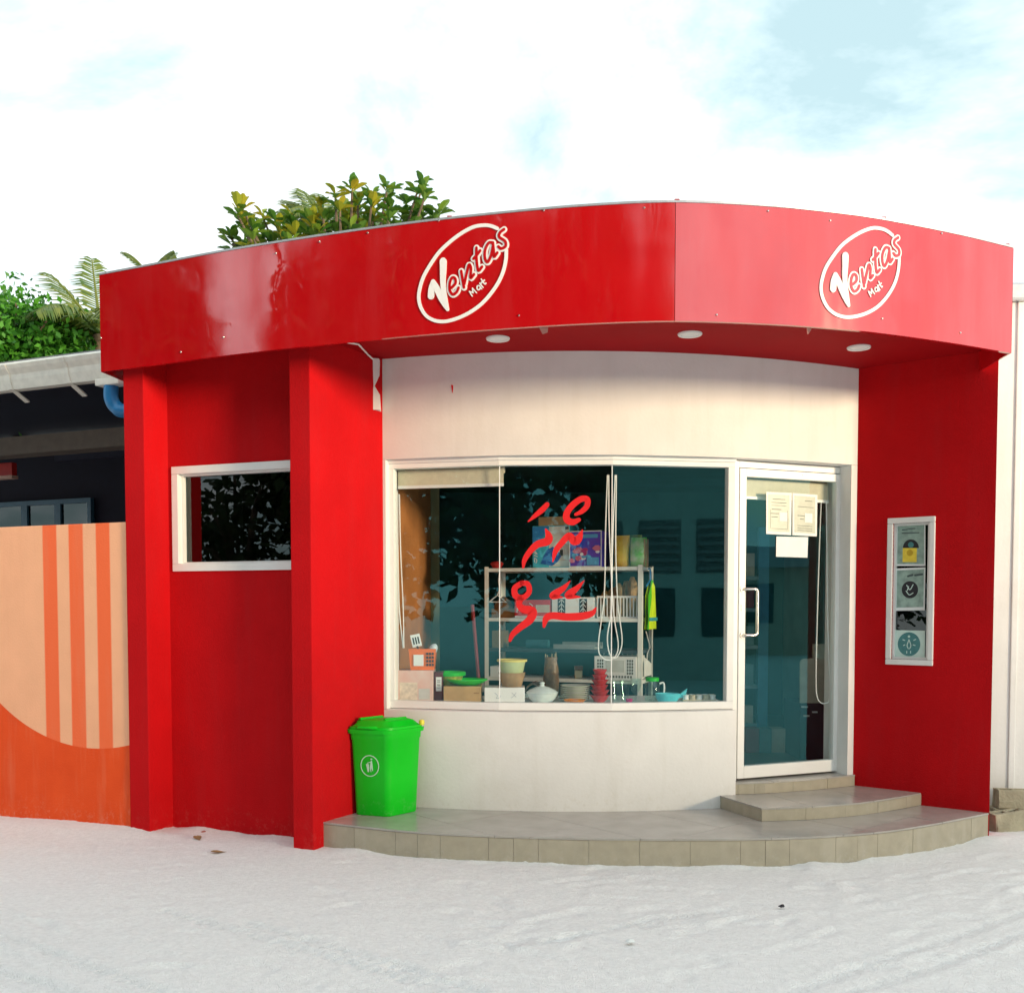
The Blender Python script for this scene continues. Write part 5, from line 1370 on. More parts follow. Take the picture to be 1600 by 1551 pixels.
# mop stick
r0 = empty('mop', P(747, 1060, 7.95), 'dark red mop handle leaning behind the tubs', 'mop')
mb = MB(); mb.tube([P(738, 945, 8.05), P(748, 1062, 7.86)], .014, 10); mb.build('mop_handle', colm('dark_red_handle', (.22, .02, .03), .4), r0, smooth=True)
mb = MB(); mb.lathe([(.0001, -.07), (.05, -.07), (.04, .0), (.016, .03), (.0001, .03)], tuple(P(748, 1066, 7.86)), 14); mb.build('mop_head', colm('mop_grey', (.30, .28, .26), .9), r0, smooth=True)

# ---- blinds
def blind(label, pts, z_top, z_bot, cords, inset=0.02):
    a, b = Vector(pts[0]), Vector(pts[1]); t = (b - a).normalized(); n_ = Vector((-t.y, t.x))
    root = empty('roller_blind', (a.x, a.y, z_top), label, 'blind', 'roller blinds behind the glass')
    mb = MB(); mb.tube([(*a, z_top), (*b, z_top)], .024, 12); mb.build('roller', M['blind'], root, smooth=True)
    q = [tuple(a), tuple(b)]
    mb = MB(); mb.band(offs(q, -.024), offs(q, -.020), z_bot, z_top); mb.build('fabric', M['blind'], root)
    mb = MB(); mb.band(offs(q, -.032), offs(q, -.014), z_bot - .022, z_bot - .0005); mb.build('bottom_rail', M['frame'], root, bevel=.003)
    for c in cords:
        mb = MB(); mb.tube(cr([tuple(x) for x in c], 6), .0042, 6); mb.build('pull_cord', M['cord'], root, smooth=True)
bn = offs(nodes, 0.115)
z_t = FZB - .06
bp0 = sub(bn[0], bn[1], 0.055, np.linalg.norm(np.array(bn[1]) - np.array(bn[0])) + .02)
zb_ = P(700, 760, bn[0][1]).z
lc = [P(624, 772, 7.12), P(626, 860, 7.12), P(630, 950, 7.12), P(631, 1012, 7.12)]
lc2 = [P(622, 772, 7.13), P(622, 860, 7.13), P(624, 950, 7.13), P(630, 1012, 7.13)]
blind('beige roller blind partly lowered behind the left window pane', bp0, z_t, zb_, [lc, lc2])
bp1 = sub(bn[1], bn[2], 0.03, np.linalg.norm(np.array(bn[2]) - np.array(bn[1])) - .01)
Yc = 6.985
c1 = [P(949, 742, Yc), P(946, 830, Yc), P(944, 930, Yc), P(935, 1005, Yc), P(940, 1026, Yc), P(955, 1030, Yc), P(966, 1010, Yc), P(958, 950, Yc), P(952, 830, Yc), P(951, 742, Yc)]
c2 = [P(961, 742, Yc + .01), P(957, 850, Yc), P(955, 950, Yc), P(949, 995, Yc), P(953, 1022, Yc), P(964, 1026, Yc), P(972, 1000, Yc), P(965, 940, Yc), P(962, 850, Yc), P(963, 742, Yc + .01)]
blind('fully raised roller blind behind the middle window pane with long loop cords', bp1, FZB + .02, FZB - .005, [c1, c2])
dbp = [dd(L0 + .06, .09), dd(L1 - .06, .09)]
zt = LZ1 - .075
cd = [P(1283, 782, 7.42), P(1280, 860, 7.42), P(1277, 960, 7.42), P(1275, 1060, 7.42), P(1278, 1092, 7.42), P(1290, 1098, 7.42), P(1296, 1080, 7.42), P(1293, 960, 7.42), P(1291, 782, 7.42)]
blind('short beige roller blind at the top of the glass door', dbp, zt, P(1230, 778, 7.3).z, [cd])

# ---- things inside behind the door
r0 = empty('counter_panel', P(1272, 1100, 8.2), 'pale notched counter panel seen through the lower door glass', 'counter')
pal = colm('pale_laminate', (.62, .62, .48), .5)
q = [(1251, 1098), (1251, 1035), (1253, 1031), (1257, 1029), (1271, 1028), (1271, 1006), (1312, 1006), (1312, 1098)]
f_ = [P(a, b, 8.0) for a, b in q]; b_ = [p + Vector((0, .03, 0)) for p in f_]
mb = MB(); mb.quad(f_); mb.quad(b_[::-1])
for i in range(len(q)): mb.quad([f_[i], b_[i], b_[(i + 1) % len(q)], f_[(i + 1) % len(q)]])
mb.build('panel', pal, r0)
fl, fr_ = P(1251, 1098, 8.0), P(1312, 1098, 8.0)
mb = MB(); mb.box((fl.x, 8.0, .333), (fr_.x, 8.5, fl.z - .002)); mb.build('drawer_unit', colm('dark_unit', (.03, .025, .04), .5), r0)
for k, (px, py, w_) in enumerate(((1257, 1104, 10), (1273, 1112, 8), (1260, 1118, 9))):
    a = P(px, py, 7.995); mb = MB(); mb.box((a.x - w_ / 400, 7.985, a.z - .006), (a.x + w_ / 400, 7.9995, a.z + .006)); mb.build('drawer_pull', M['paper'], r0)
r0 = empty('shelf_unit', P(1192, 1140, 8.6), 'dim blue shelf unit with small packs seen through the door glass', 'shelf')
bl = colm('blue_upright', (.03, .20, .34), .5)
a, b = P(1183, 1140, 8.6), P(1199, 1140, 8.6)
mb = MB(); mb.box((a.x, 8.6, .335), (b.x, 8.66, 2.2)); mb.build('upright', bl, r0)
mb = MB(); mb.box((1.83, 8.6, .335), (1.86, 8.66, 2.2)); mb.build('upright', bl, r0)
NAMES = {'pk_a': ('brown', (.25, .2, .1)), 'pk_b': ('blue green', (.1, .2, .22)), 'pk_c': ('pale', (.4, .38, .3)), 'pk_d': ('dark red', (.2, .03, .04))}
for py, tier, cs in ((900, 'highest', 'ac'), (950, 'second highest', 'bd'), (1008, 'middle', 'cb'), (1070, 'second lowest', 'ab'), (1130, 'lowest', 'dc')):
    z = P(1180, py, 8.6).z; mb = MB(); mb.box((1.8601, 8.605, z - .03), (a.x - .0001, 8.9, z)); mb.build('shelf', colm('grey_blue_shelf', (.16, .26, .30), .5), r0)
    for k, cc in enumerate(cs):
        x = 1.875 + .095 * k; hh = random.uniform(.12, .2); key = 'pk_' + cc
        mb = MB(); mb.box((x, 8.63, z + .001), (x + .07, 8.72, z + hh)); tag(mb.build('small_pack', colm(key, NAMES[key][1]), None, bevel=.004), 'small %s pack on the %s shelf of the dim blue unit' % (NAMES[key][0], tier), 'pack', 'small packs on the shelf unit behind the door')
for (px, py, c_, lb_) in ((1176, 1165, 'pk_d', 'dark red carton on the shop floor nearest the door handle side'), (1196, 1158, 'pk_b', 'blue green carton on the shop floor below the blue upright'), (1216, 1160, 'pk_c', 'pale carton on the shop floor right of the blue upright')):
    c = P(px, py, 8.4); mb = MB(); mb.box((c.x - .06, 8.4, .334), (c.x + .06, 8.55, .334 + .2)); tag(mb.build('floor_carton', M.get(c_) or colm(c_, (.2, .03, .04)), None, bevel=.004), lb_, 'box', 'cartons on the shop floor')

# ------------------------------------------------------------------ mural wall to the left
mur_o = Vector(add2(A, (tAB, -0.002), (nAB, 0.02)))
mt = Vector((-2.597 + 3.66, 6.9 - 7.36)).normalized()
mwall = MB(); mwall.box((-8.0, 0, -0.3), (0, 0.15, 2.108))
mw = mwall.build('painted_wall', M['mural'], None, bevel=.008)
mw.location = (mur_o.x, mur_o.y, 0); mw.rotation_euler = (0, 0, math.atan2(mt.y, mt.x))
tag(mw, 'peach boundary wall painted with orange stripes and orange lower field', 'wall')

# ------------------------------------------------------------------ left house with veranda eave
house = empty('neighbour_house', (-5.5, 10, 0), 'low dark house with cream gutter behind the painted wall', 'house')
hdir = Vector((mt.x, mt.y)); hn = Vector((-hdir.y, hdir.x))
Hq = P(158, 545, 8.0)
H0 = Vector((Hq.x + .15, 8.0 - .02))
def hp(t, d): q = H0 + hdir * t + hn * d; return (q.x, q.y)
def hbox(mb_, t0, t1, d0_, d1_, z0, z1): mb_.prism([hp(t0, d0_), hp(t1, d0_), hp(t1, d1_), hp(t0, d1_)], z0, z1)
gz1 = Hq.z; gz0 = P(158, 587, 8.0).z
cream_p = colm('cream_paint', (.88, .84, .74), .5)
gut = MB()
prof = [(0.0, gz1), (-0.015, gz1 - .02), (0.0, gz1 - .05), (0.03, gz1 - .09), (.035, gz1 - .13), (.06, gz0), (.14, gz0), (.14, gz1 - .02), (.12, gz1 - .02), (.12, gz0 + .02), (.06, gz0 + .02), (.045, gz1 - .1), (.02, gz1)]
n = len(prof)
pa_ = [(*hp(-9, d), z) for d, z in prof]; pb_ = [(*hp(.12, d), z) for d, z in prof]
for i in range(n): gut.quad([pa_[i], pb_[i], pb_[(i + 1) % n], pa_[(i + 1) % n]])
gut.quad(pa_); gut.quad(pb_[::-1])
guto = gut.build('gutter', cream_p, house)
for px in (3, 95):
    q = ray(px, 565); tt = None
    best = min(((abs(hp(t / 100, -.02)[0] / hp(t / 100, -.02)[1] - q.x / q.y)), t / 100) for t in range(-300, 20))[1]
    mb = MB(); pr = [(.02, gz1 + .006)] + [(d - .009, z) for d, z in prof[1:6]] + [(.10, gz0 - .012), (.22, gz0 - .075)]
    pi = [(.02, gz1 - .001)] + [(d + .004, z) for d, z in prof[1:6]] + [(.10, gz0 - .004), (.22, gz0 - .062)]
    for k in range(len(pr) - 1):
        a = [(*hp(best - .026, d), z) for d, z in (pr[k], pr[k + 1], pi[k + 1], pi[k])]; b = [(*hp(best + .026, d), z) for d, z in (pr[k], pr[k + 1], pi[k + 1], pi[k])]
        for q_ in ((0, 1), (1, 2), (2, 3), (3, 0)): mb.quad([a[q_[0]], b[q_[0]], b[q_[1]], a[q_[1]]])
        mb.quad(a); mb.quad(b[::-1])
    mb.build('gutter_bracket', cream_p, guto)
mb = MB(); hbox(mb, -.28, -.04, .02, .14, gz0 - .055, gz0 - .001); mb.build('gutter_outlet', cream_p, house, bevel=.01)
# blue downpipe elbow
blue = colm('blue_pipe', (.02, .22, .50), .35)
p1 = Vector((*hp(-.17, .08), gz0 - .05)); 
mb = MB(); mb.tube(cr([tuple(p1), tuple(p1 + Vector((0, 0, -.10))), tuple(p1 + Vector((.04, 0, -.17))), tuple(p1 + Vector((.14, -.02, -.205))), tuple(p1 + Vector((.6, -.05, -.22)))], 6), .055, 14); mb.build('downpipe', blue, house, smooth=True)
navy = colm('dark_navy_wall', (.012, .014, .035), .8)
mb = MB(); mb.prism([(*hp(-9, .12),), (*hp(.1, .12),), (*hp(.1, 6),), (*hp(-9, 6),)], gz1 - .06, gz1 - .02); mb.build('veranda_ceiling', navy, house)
rfm = MB()
a0_ = [(*hp(-9, .06), gz1 + .0), (*hp(.14, .06), gz1 + .0), (*hp(.14, 6), gz1 + .9), (*hp(-9, 6), gz1 + .9)]
a1_ = [(x, y, z + .03) for x, y, z in a0_]
rfm.quad(a1_); rfm.quad(a0_[::-1])
for i in range(4): rfm.quad([a0_[i], a0_[(i + 1) % 4], a1_[(i + 1) % 4], a1_[i]])
rfm.build('house_roof', colm('grey_sheet_roof', (.28, .29, .30), .6), house)
bt = P(0, 640, 8.9).z; bb = P(0, 655, 8.9).z
mb = MB(); hbox(mb, -9, .1, .75, .95, 2.93, 3.09); mb.build('beam', colm('taupe_beam', (.17, .14, .115), .8), house)
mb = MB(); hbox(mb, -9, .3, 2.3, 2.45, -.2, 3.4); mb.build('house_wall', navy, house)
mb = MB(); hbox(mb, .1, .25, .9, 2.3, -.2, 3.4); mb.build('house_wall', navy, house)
# blue window frames on that wall
def hpx(px, d):
    q = ray(px, 700); q = q.x / q.y
    o = Vector(hp(0, d)); return (q * o.y - o.x) / (hdir.x - q * hdir.y)
steel = colm('blue_steel_frame', (.07, .20, .30), .4)
dW = 2.24
Yw = hp(hpx(70, dW), dW)[1]
wz1 = P(70, 781, Yw).z; wz0 = wz1 - .9
mb = MB(); ta, tb = hpx(-260, dW), hpx(140, dW)
hbox(mb, ta, tb, dW, dW + .05, wz1 - .05, wz1); hbox(mb, ta, tb, dW, dW + .05, wz0, wz0 + .05)
hbox(mb, tb - .05, tb, dW, dW + .05, wz0 + .0501, wz1 - .0501)
hwin = mb.build('house_window', steel, house)
for px in (36, 88, -20, -75, -130):
    t = hpx(px, dW); mb = MB(); hbox(mb, t - .045, t + .045, dW - .005, dW + .045, wz0 + .0502, wz1 - .0502); mb.build('mullion', steel, hwin)
mb = MB(); hbox(mb, ta + .01, tb - .051, dW + .02, dW + .026, wz0 + .0505, wz1 - .0505); mb.build('pane', M['pane_dark'], hwin)
mb = MB(); t = hpx(80, 2.2); hbox(mb, t, .1, 2.24, 2.299, P(80, 722, Yw).z, P(80, 712, Yw).z); mb.build('lintel', colm('navy_trim', (.02, .025, .06), .7), house)
# red board under the eave
t0_, t1_ = hpx(-60, 1.2), hpx(18, 1.2); Yb = hp(t1_, 1.2)[1]
r0 = empty('red_board', (*hp(t1_, 1.2), P(18, 745, Yb).z), 'red signboard edge jutting in at the left under the eave', 'sign')
mb = MB(); hbox(mb, t0_, t1_, 1.2, 1.26, P(10, 742, Yb).z, P(10, 722, Yb).z); mb.build('board', colm('board_red', (.60, .02, .015), .5), r0, bevel=.006)
mb = MB(); hbox(mb, t0_, t1_, 1.195, 1.27, P(10, 747, Yb).z, P(10, 742.2, Yb).z); mb.build('board_edge', colm('board_edge', (.70, .45, .35), .5), r0)
mb = MB(); hbox(mb, t0_ + .1, t0_ + .14, 1.21, 1.25, P(10, 721.8, Yb).z, 3.3); mb.build('hanging_rod', M['trim_metal'], r0)

# ------------------------------------------------------------------ white neighbour wall at the right
nw = empty('white_side_wall', (5.5, 7.1, 0), 'cream white boundary wall with metal coping right of the shop', 'wall')
mb = MB(); mb.box((3.33, 7.25, -.3), (9.5, 7.45, 3.66)); mb.build('wall_body', M['white_wall'], nw, bevel=.006)
mb = MB(); mb.box((3.40, 7.21, 3.662), (9.5, 7.49, 3.79)); mb.build('coping', M['trim_metal'], nw, bevel=.02)
mb = MB(); mb.box((3.53, 7.236, -.2), (3.575, 7.2495, 3.66)); mb.build('corner_strip', M['white_wall'], nw, bevel=.006)

# concrete blocks
def block(loc, yaw, tilt, label, s=1.0):
    root = empty('concrete_block', loc, label, 'concrete block', 'broken concrete blocks by the white wall')
    mb = MB(); M_ = yawM(loc, yaw) @ Matrix.Rotation(tilt, 4, 'Y')
    w, d, h, t = .36 * s, .15 * s, .19 * s, .032
    for lo, hi in (((0, 0, 0), (w, t, h)), ((0, d - t, 0), (w, d, h)), ((0, t + .0001, 0), (t, d - t - .0001, h)), ((w / 2 - t / 2, t + .0001, 0), (w / 2 + t / 2, d - t - .0001, h)), ((w - t, t + .0001, 0), (w, d - t - .0001, h))):
        mb.box(lo, hi)
    mb.xf(M_); o = mb.build('block_body', M['concrete'], root, bevel=.008)
    o.data.vertices.foreach_set('co', [c + random.uniform(-.004, .004) for v in o.data.vertices for c in v.co])
    mb = MB(); mb.box((.005, -.006, .035), (.10, .0, .055)); mb.xf(M_); mb.build('mortar_ridge', M['concrete'], root, bevel=.004)
b1 = G(1567, 1299, 0.0); b1.y = 6.88; b1.x = (1567 - 800) / 1600 * 6.88
block((b1.x, b1.y + .02, -.01), R(18), R(-4), 'weathered hollow concrete block lying in front of the white wall', .72)
block((b1.x + .06, b1.y + .19, 0.0), R(6), R(0), 'upper concrete block leaning against the white wall behind another block', .72)
block((b1.x + .08, b1.y + .185, .139), R(-3), R(2), 'pale concrete block resting on top of the rear block', .68)

# ------------------------------------------------------------------ ground: one sheet, dense near the shop
def vnoise(x, y, seed):
    r = np.random.default_rng(seed); T = r.random((256, 256))
    xi = np.floor(x).astype(int); yi = np.floor(y).astype(int); fx = x - xi; fy = y - yi
    fx = fx * fx * (3 - 2 * fx); fy = fy * fy * (3 - 2 * fy)
    g = lambda i, j: T[(i) % 256, (j) % 256]
    return (g(xi, yi) * (1 - fx) + g(xi + 1, yi) * fx) * (1 - fy) + (g(xi, yi + 1) * (1 - fx) + g(xi + 1, yi + 1) * fx) * fy - .5
def seg_dist(x, y, a, b):
    ax, ay = a; bx, by = b; dx, dy = bx - ax, by - ay
    t = np.clip(((x - ax) * dx + (y - ay) * dy) / (dx * dx + dy * dy), 0, 1)
    return np.hypot(x - ax - t * dx, y - ay - t * dy), t * math.hypot(dx, dy)
def make_ground():
    xs = np.concatenate([[-1200, -500, -200, -90, -45, -22, -12, -8], np.arange(-5.2, 5.2, .022), [8, 12, 22, 45, 90, 200, 500, 1200]])
    ys = np.concatenate([[-1200, -500, -200, -90, -45, -22, -12, -6, -2, 0, 1.5], np.arange(2.6, 7.7, .020), [8.5, 10, 14, 22, 45, 90, 200, 500, 1200]])
    X, Y = np.meshgrid(xs, ys, indexing='xy')
    near = ((X > -5.3) & (X < 5.3) & (Y > 2.5) & (Y < 7.8)).astype(float)
    Z = .03 * vnoise(X * .5, Y * .5, 1) + .009 * vnoise(X * 1.7, Y * 2.2, 2) + .0035 * vnoise(X * 4 + Y * 1.5, Y * 9, 3) + .003 * vnoise(X * 11 + Y * 3, Y * 22, 4) + .004 * vnoise(X * 27, Y * 33, 5) + .003 * vnoise(X * 47, Y * 49, 6)
    r = np.random.default_rng(5)
    for k in range(420):                                   # scuffs and footprints
        cx, cy = r.uniform(-5, 5), r.uniform(2.7, 6.4)
        if r.random() < .6: cx = r.uniform(-.5, 4.5)
        a = r.uniform(-.6, .6) + (.2 if cx > 0 else -.2); L, W = r.uniform(.05, .13), r.uniform(.02, .045)
        u = (X - cx) * math.cos(a) + (Y - cy) * math.sin(a); v = -(X - cx) * math.sin(a) + (Y - cy) * math.cos(a)
        m = (np.abs(u) < 3 * L) & (np.abs(v) < 5 * W)
        q = (u[m] / L) ** 2 + (v[m] / W) ** 2
        dep = r.uniform(.003, .010)
        Z[m] += -dep * np.exp(-q * q) + dep * .7 * np.exp(-((np.sqrt(q) - 1.7) ** 2) * 3) * (v[m] > 0)
    for k in range(3200):                                   # small clods
        cx, cy = r.uniform(-4.5, 4.8), r.uniform(2.8, 6.6)
        s = r.uniform(.010, .026); m = (np.abs(X - cx) < 3 * s) & (np.abs(Y - cy) < 3 * s)
        Z[m] += r.uniform(-.007, .008) * np.exp(-((X[m] - cx) ** 2 + (Y[m] - cy) ** 2) / s ** 2)
    tracks = [(G(1080, 1600, 0), G(1700, 1390, 0)), (G(1180, 1600, 0), G(1700, 1425, 0)), (G(-60, 1440, 0), G(420, 1600, 0)), (G(380, 1440, 0), G(760, 1545, 0)), (G(250, 1420, 0), G(980, 1620, 0)), (G(-40, 1500, 0), G(260, 1600, 0)), (G(780, 1480, 0), G(1130, 1420, 0))]
    for a, b in tracks:
        d, s = seg_dist(X, Y, a[:2], b[:2])
        w = np.exp(-(d / .035) ** 4)
        Z += near * w * (-.006 + .006 * np.sign(np.sin(s * 2 * math.pi / .055 + d * 40)))
        Z += near * .003 * np.exp(-((d - .055) / .02) ** 2)
    # sand piled along the left wall foot
    d, s = seg_dist(X, Y, A, (A[0] - 5 * tAB.x, A[1] - 5 * tAB.y))
    Z += (.028 + .03 * vnoise(s * 2.4, s * 0 + 3, 8)) * np.exp(-(d / .22) ** 2)
    d, s = seg_dist(X, Y, ra, rb)
    Z += (.012 + .04 * vnoise(s * 5, s * 0 + 7, 9)) * np.exp(-(d / .10) ** 2)
    d, s = seg_dist(X, Y, (1.8, 6.0), (3.3, 6.75))
    Z += (.010 + .03 * vnoise(s * 4, s * 0 + 9, 10)) * np.exp(-(d / .14) ** 2)
    d, s = seg_dist(X, Y, (-1.2, 6.4), (1.8, 6.0))
    Z += (.004 + .022 * vnoise(s * 4, s * 0 + 5, 12)) * np.exp(-(d / .12) ** 2)
    Z = np.where(np.abs(X) > 30, Z * .3, Z)
    ny, nx = X.shape
    me = bpy.data.meshes.new('ground')
    co = np.stack([X, Y, Z], -1).reshape(-1, 3).astype(np.float32)
    idx = np.arange(nx * ny).reshape(ny, nx)
    f = np.stack([idx[:-1, :-1], idx[:-1, 1:], idx[1:, 1:], idx[1:, :-1]], -1).reshape(-1, 4)
    me.vertices.add(len(co)); me.vertices.foreach_set('co', co.ravel())
    me.loops.add(f.size); me.loops.foreach_set('vertex_index', f.ravel().astype(np.int32))
    me.polygons.add(len(f)); me.polygons.foreach_set('loop_start', np.arange(0, f.size, 4, dtype=np.int32))
    me.update(calc_edges=True)
    me.polygons.foreach_set('use_smooth', np.ones(len(f), bool))
    sand = mat('coral_sand', (0.88, 0.875, 0.855), 0.95, 0.05, 38, 1.0, 130, 0.1, dirt=(0.68, 0.67, 0.64), dscale=34)
    me.materials.append(sand)
    o = bpy.data.objects.new('ground', me); COL.objects.link(o)
    o['kind'] = 'structure'; o['label'] = 'pale rippled coral sand with footprints and tyre marks'
make_ground()

# ------------------------------------------------------------------ vegetation
def leaf_mat(name, c1, c2, rough=.5):
    m = bpy.data.materials.new(name); m.use_nodes = True
    t = m.node_tree; bs = t.nodes['Principled BSDF']; out = t.nodes['Material Output']
    gi_ = t.nodes.new('ShaderNodeNewGeometry'); oi = t.nodes.new('ShaderNodeObjectInfo')
    ad = t.nodes.new('ShaderNodeMath'); ad.operation = 'ADD'; t.links.new(gi_.outputs['Random Per Island'], ad.inputs[0]); t.links.new(oi.outputs['Random'], ad.inputs[1])
    fr = t.nodes.new('ShaderNodeMath'); fr.operation = 'FRACT'; t.links.new(ad.outputs[0], fr.inputs[0])
    rp = t.nodes.new('ShaderNodeValToRGB'); rp.color_ramp.elements[0].color = (*c1, 1); rp.color_ramp.elements[1].color = (*c2, 1)
    t.links.new(fr.outputs[0], rp.inputs[0]); t.links.new(rp.outputs[0], bs.inputs['Base Color'])
    bs.inputs['Roughness'].default_value = rough
    tl = t.nodes.new('ShaderNodeBsdfTranslucent'); t.links.new(rp.outputs[0], tl.inputs[0])
    mx = t.nodes.new('ShaderNodeMixShader'); mx.inputs[0].default_value = .28
    t.links.new(bs.outputs[0], mx.inputs[1]); t.links.new(tl.outputs[0], mx.inputs[2]); t.links.new(mx.outputs[0], out.inputs[0])
    return m
M['almond'] = leaf_mat('almond_leaf', (.16, .30, .02), (.50, .40, .03))
M['almond_dark'] = leaf_mat('almond_leaf_green', (.05, .17, .02), (.18, .30, .03))
M['bush'] = leaf_mat('bush_leaf', (.02, .13, .010), (.10, .36, .03))
M['palm'] = leaf_mat('palm_leaf', (.06, .14, .02), (.20, .24, .03))
M['far_leaf'] = leaf_mat('dark_leaf', (.02, .05, .01), (.05, .09, .02))

def leaf_shape(L=.2, W=.09, droop=.03):
    """obovate leaf along +x with a folded midrib"""
    v = [(0, 0, 0)]; f = []
    n = 5
    for i in range(1, n + 1):
        t = i / n; w = W * .5 * math.sin(math.pi * (t ** 1.5) * .93) + .002
        z = -droop * t * t
        v += [(L * t, -w, z + w * .35), (L * t, 0, z), (L * t, w, z + w * .35)]
    f += [(0, 1, 2), (0, 2, 3)]
    for i in range(n - 1):
        b = 1 + 3 * i
        f += [(b, b + 3, b + 4, b + 1), (b + 1, b + 4, b + 5, b + 2)]
    return v, f
# --- sea almond behind the roof: rosettes of big leaves, each leaf an object of its own
def almond_tree():
    Y0 = 12.5
    cx = P(520, 360, Y0)
    root = empty('almond_tree', (cx.x, Y0 + .6, 0), 'sea almond tree with big yellow green leaves rising behind the canopy', 'tree')
    mb = MB(); mb.tube([(cx.x + .1, Y0 + .6, -.1), (cx.x, Y0 + .6, 2.5), (cx.x + .05, Y0 + .6, 4.6)], [.2, .16, .11], 10); mb.build('trunk', M['trunk'], root, smooth=True)
    ros = [(360, 368), (378, 322), (383, 348), (402, 380), (412, 340), (436, 362), (455, 338), (462, 368), (488, 352), (503, 322), (524, 306), (537, 334), (550, 298), (560, 330), (582, 312), (583, 342), (604, 298), (609, 328), (633, 344), (636, 322), (660, 290), (663, 308), (660, 338), (686, 336), (676, 352),
           (396, 362), (425, 380), (475, 378), (512, 348), (520, 372), (548, 360), (570, 358), (600, 356), (622, 362), (448, 384), (494, 374)]
    vs, fs = leaf_shape(.185, .095)
    ros = [q for q in ros for q in (q, (q[0] + random.uniform(-14, 14), q[1] + random.uniform(6, 22)))]
    me = bpy.data.meshes.new('leaf'); me.from_pydata(vs, [], fs); me.materials.append(M['almond'])
    me2 = me.copy(); me2.materials.clear(); me2.materials.append(M['almond_dark'])
    bmb = MB(); stuff = MB(); cnt = 0
    hub = Vector((cx.x + .05, Y0 + .6, 4.5))
    for (px, py) in ros:
        c = P(px, py, Y0 + random.uniform(-.35, .5))
        m1 = hub.lerp(c, .55) + Vector((0, 0, -.25))
        bmb.tube(cr([tuple(hub), tuple(m1), tuple(c - Vector((0, 0, .02)))], 4), [.045 - .004 * i for i in range(9)], 6)
        tilt = Vector((random.uniform(-.35, .35), random.uniform(-.5, .1), 1)).normalized()
        q0 = tilt.to_track_quat('Z', 'Y').to_matrix()
        n = 9
        for k in range(n):
            a = 2 * math.pi * (k / n) * 1.62 + random.uniform(-.2, .2)
            el = R(random.uniform(5, 70))
            d = q0 @ Vector((math.cos(a) * math.cos(el), math.sin(a) * math.cos(el), math.sin(el)))
            s_ = Vector((-d.y, d.x, 0)); s_ = s_.normalized() if s_.length > .01 else Vector((1, 0, 0))
            n_ = d.cross(s_).normalized(); sc = random.uniform(.7, 1.2)
            Mx = frame_M(c - d * .01 + Vector((0, 0, random.uniform(-.06, .05))), d * sc, s_ * sc, n_ * sc)
            if cnt < 296:
                o = bpy.data.objects.new('leaf', me if random.random() < .62 else me2); COL.objects.link(o)
                o.parent = root; o.matrix_local = Matrix.Translation(-Vector(root.location)) @ Mx
                cnt += 1
            else:
                b = len(stuff.v); stuff.v += [tuple(Mx @ Vector(p)) for p in vs]; stuff.f += [tuple(b + i for i in f) for f in fs]; stuff.m += [0] * len(fs)
    for k in range(420):
        t = random.random(); c = Vector((cx.x + random.uniform(-1.35, 1.35), Y0 + random.uniform(.1, 1.6), 0))
        c.z = 5.95 + random.uniform(-1.1, .42) + .15 * (c.x - cx.x)
        for j in range(4):
            a = random.uniform(0, 6.28); el = R(random.uniform(-20, 60))
            d = Vector((math.cos(a) * math.cos(el), math.sin(a) * math.cos(el), math.sin(el))); s_ = Vector((-d.y, d.x, 0)).normalized(); n_ = d.cross(s_)
            Mx = frame_M(c, d, s_, n_); b = len(stuff.v); stuff.v += [tuple(Mx @ Vector(p)) for p in vs]; stuff.f += [tuple(b + i for i in f) for f in fs]; stuff.m += [0] * len(fs)
    bmb.build('branches', M['trunk'], root, smooth=True)
    so_ = raw_mesh('foliage', stuff, M['almond_dark'], root); so_['kind'] = 'stuff'
def raw_mesh(name, mb, m_, parent):
    me = bpy.data.meshes.new(name); me.from_pydata(mb.v, [], mb.f); me.materials.append(m_)
    o = bpy.data.objects.new(name, me); COL.objects.link(o)
    if parent is not None:
        o.parent = parent; o.matrix_parent_inverse = Matrix.Translation(-Vector(WORLD_LOC.get(parent.name, (0, 0, 0))))
    return o
almond_tree()

# --- palms
def frond_mesh(L, sag, nl=34, ll=.55, side=.8):
    mb = MB(); pts = []
    for i in range(13):
        t = i / 12; pts.append((L * t * (1 - .12 * t), 0, sag[0] * t - sag[1] * t * t))
    mb.tube(pts, [.022 * (1 - .85 * i / 12) + .003 for i in range(13)], 5)
    P_ = [Vector(p) for p in pts]
    for k in range(nl):
        t = .10 + .90 * k / (nl - 1); f_ = t * 12; i = min(int(f_), 11); c = P_[i].lerp(P_[i + 1], f_ - i); tg = (P_[i + 1] - P_[i]).normalized()
        l = ll * (math.sin(math.pi * (.12 + .80 * t)) ** .7) * random.uniform(.85, 1.1)
        for s in (-1, 1):
            d = (tg * .75 + Vector((0, s * side, -.25 + random.uniform(-.15, .1)))).normalized()
            w = tg.cross(d).cross(d).normalized() * .016
            tip = c + d * l + Vector((0, 0, -.22 * l)); mid = c + d * l * .55
            mb.quad([c + w * .5, mid + w, tip, mid - w, c - w * .5])
    return mb
def palm_tree(base, crown, fronds, label, seed):
    random.seed(seed)
    root = empty('palm_tree', base, label, 'tree', 'coconut palms behind the shop')
    b, c = Vector(base), Vector(crown)
    mb = MB(); mb.tube(cr([tuple(b), tuple(b.lerp(c, .5) + Vector((.15, 0, 0))), tuple(c)], 8), [.17 - .004 * i for i in range(17)], 10); mb.build('trunk', M['trunk'], root, smooth=True)
    for (az, L, s0, s1, ll) in fronds:
        mb = frond_mesh(L, (s0, s1), ll=ll); mb.xf(Matrix.Translation(c) @ Matrix.Rotation(R(az), 4, 'Z')); raw_mesh('frond', mb, M['palm'], root)
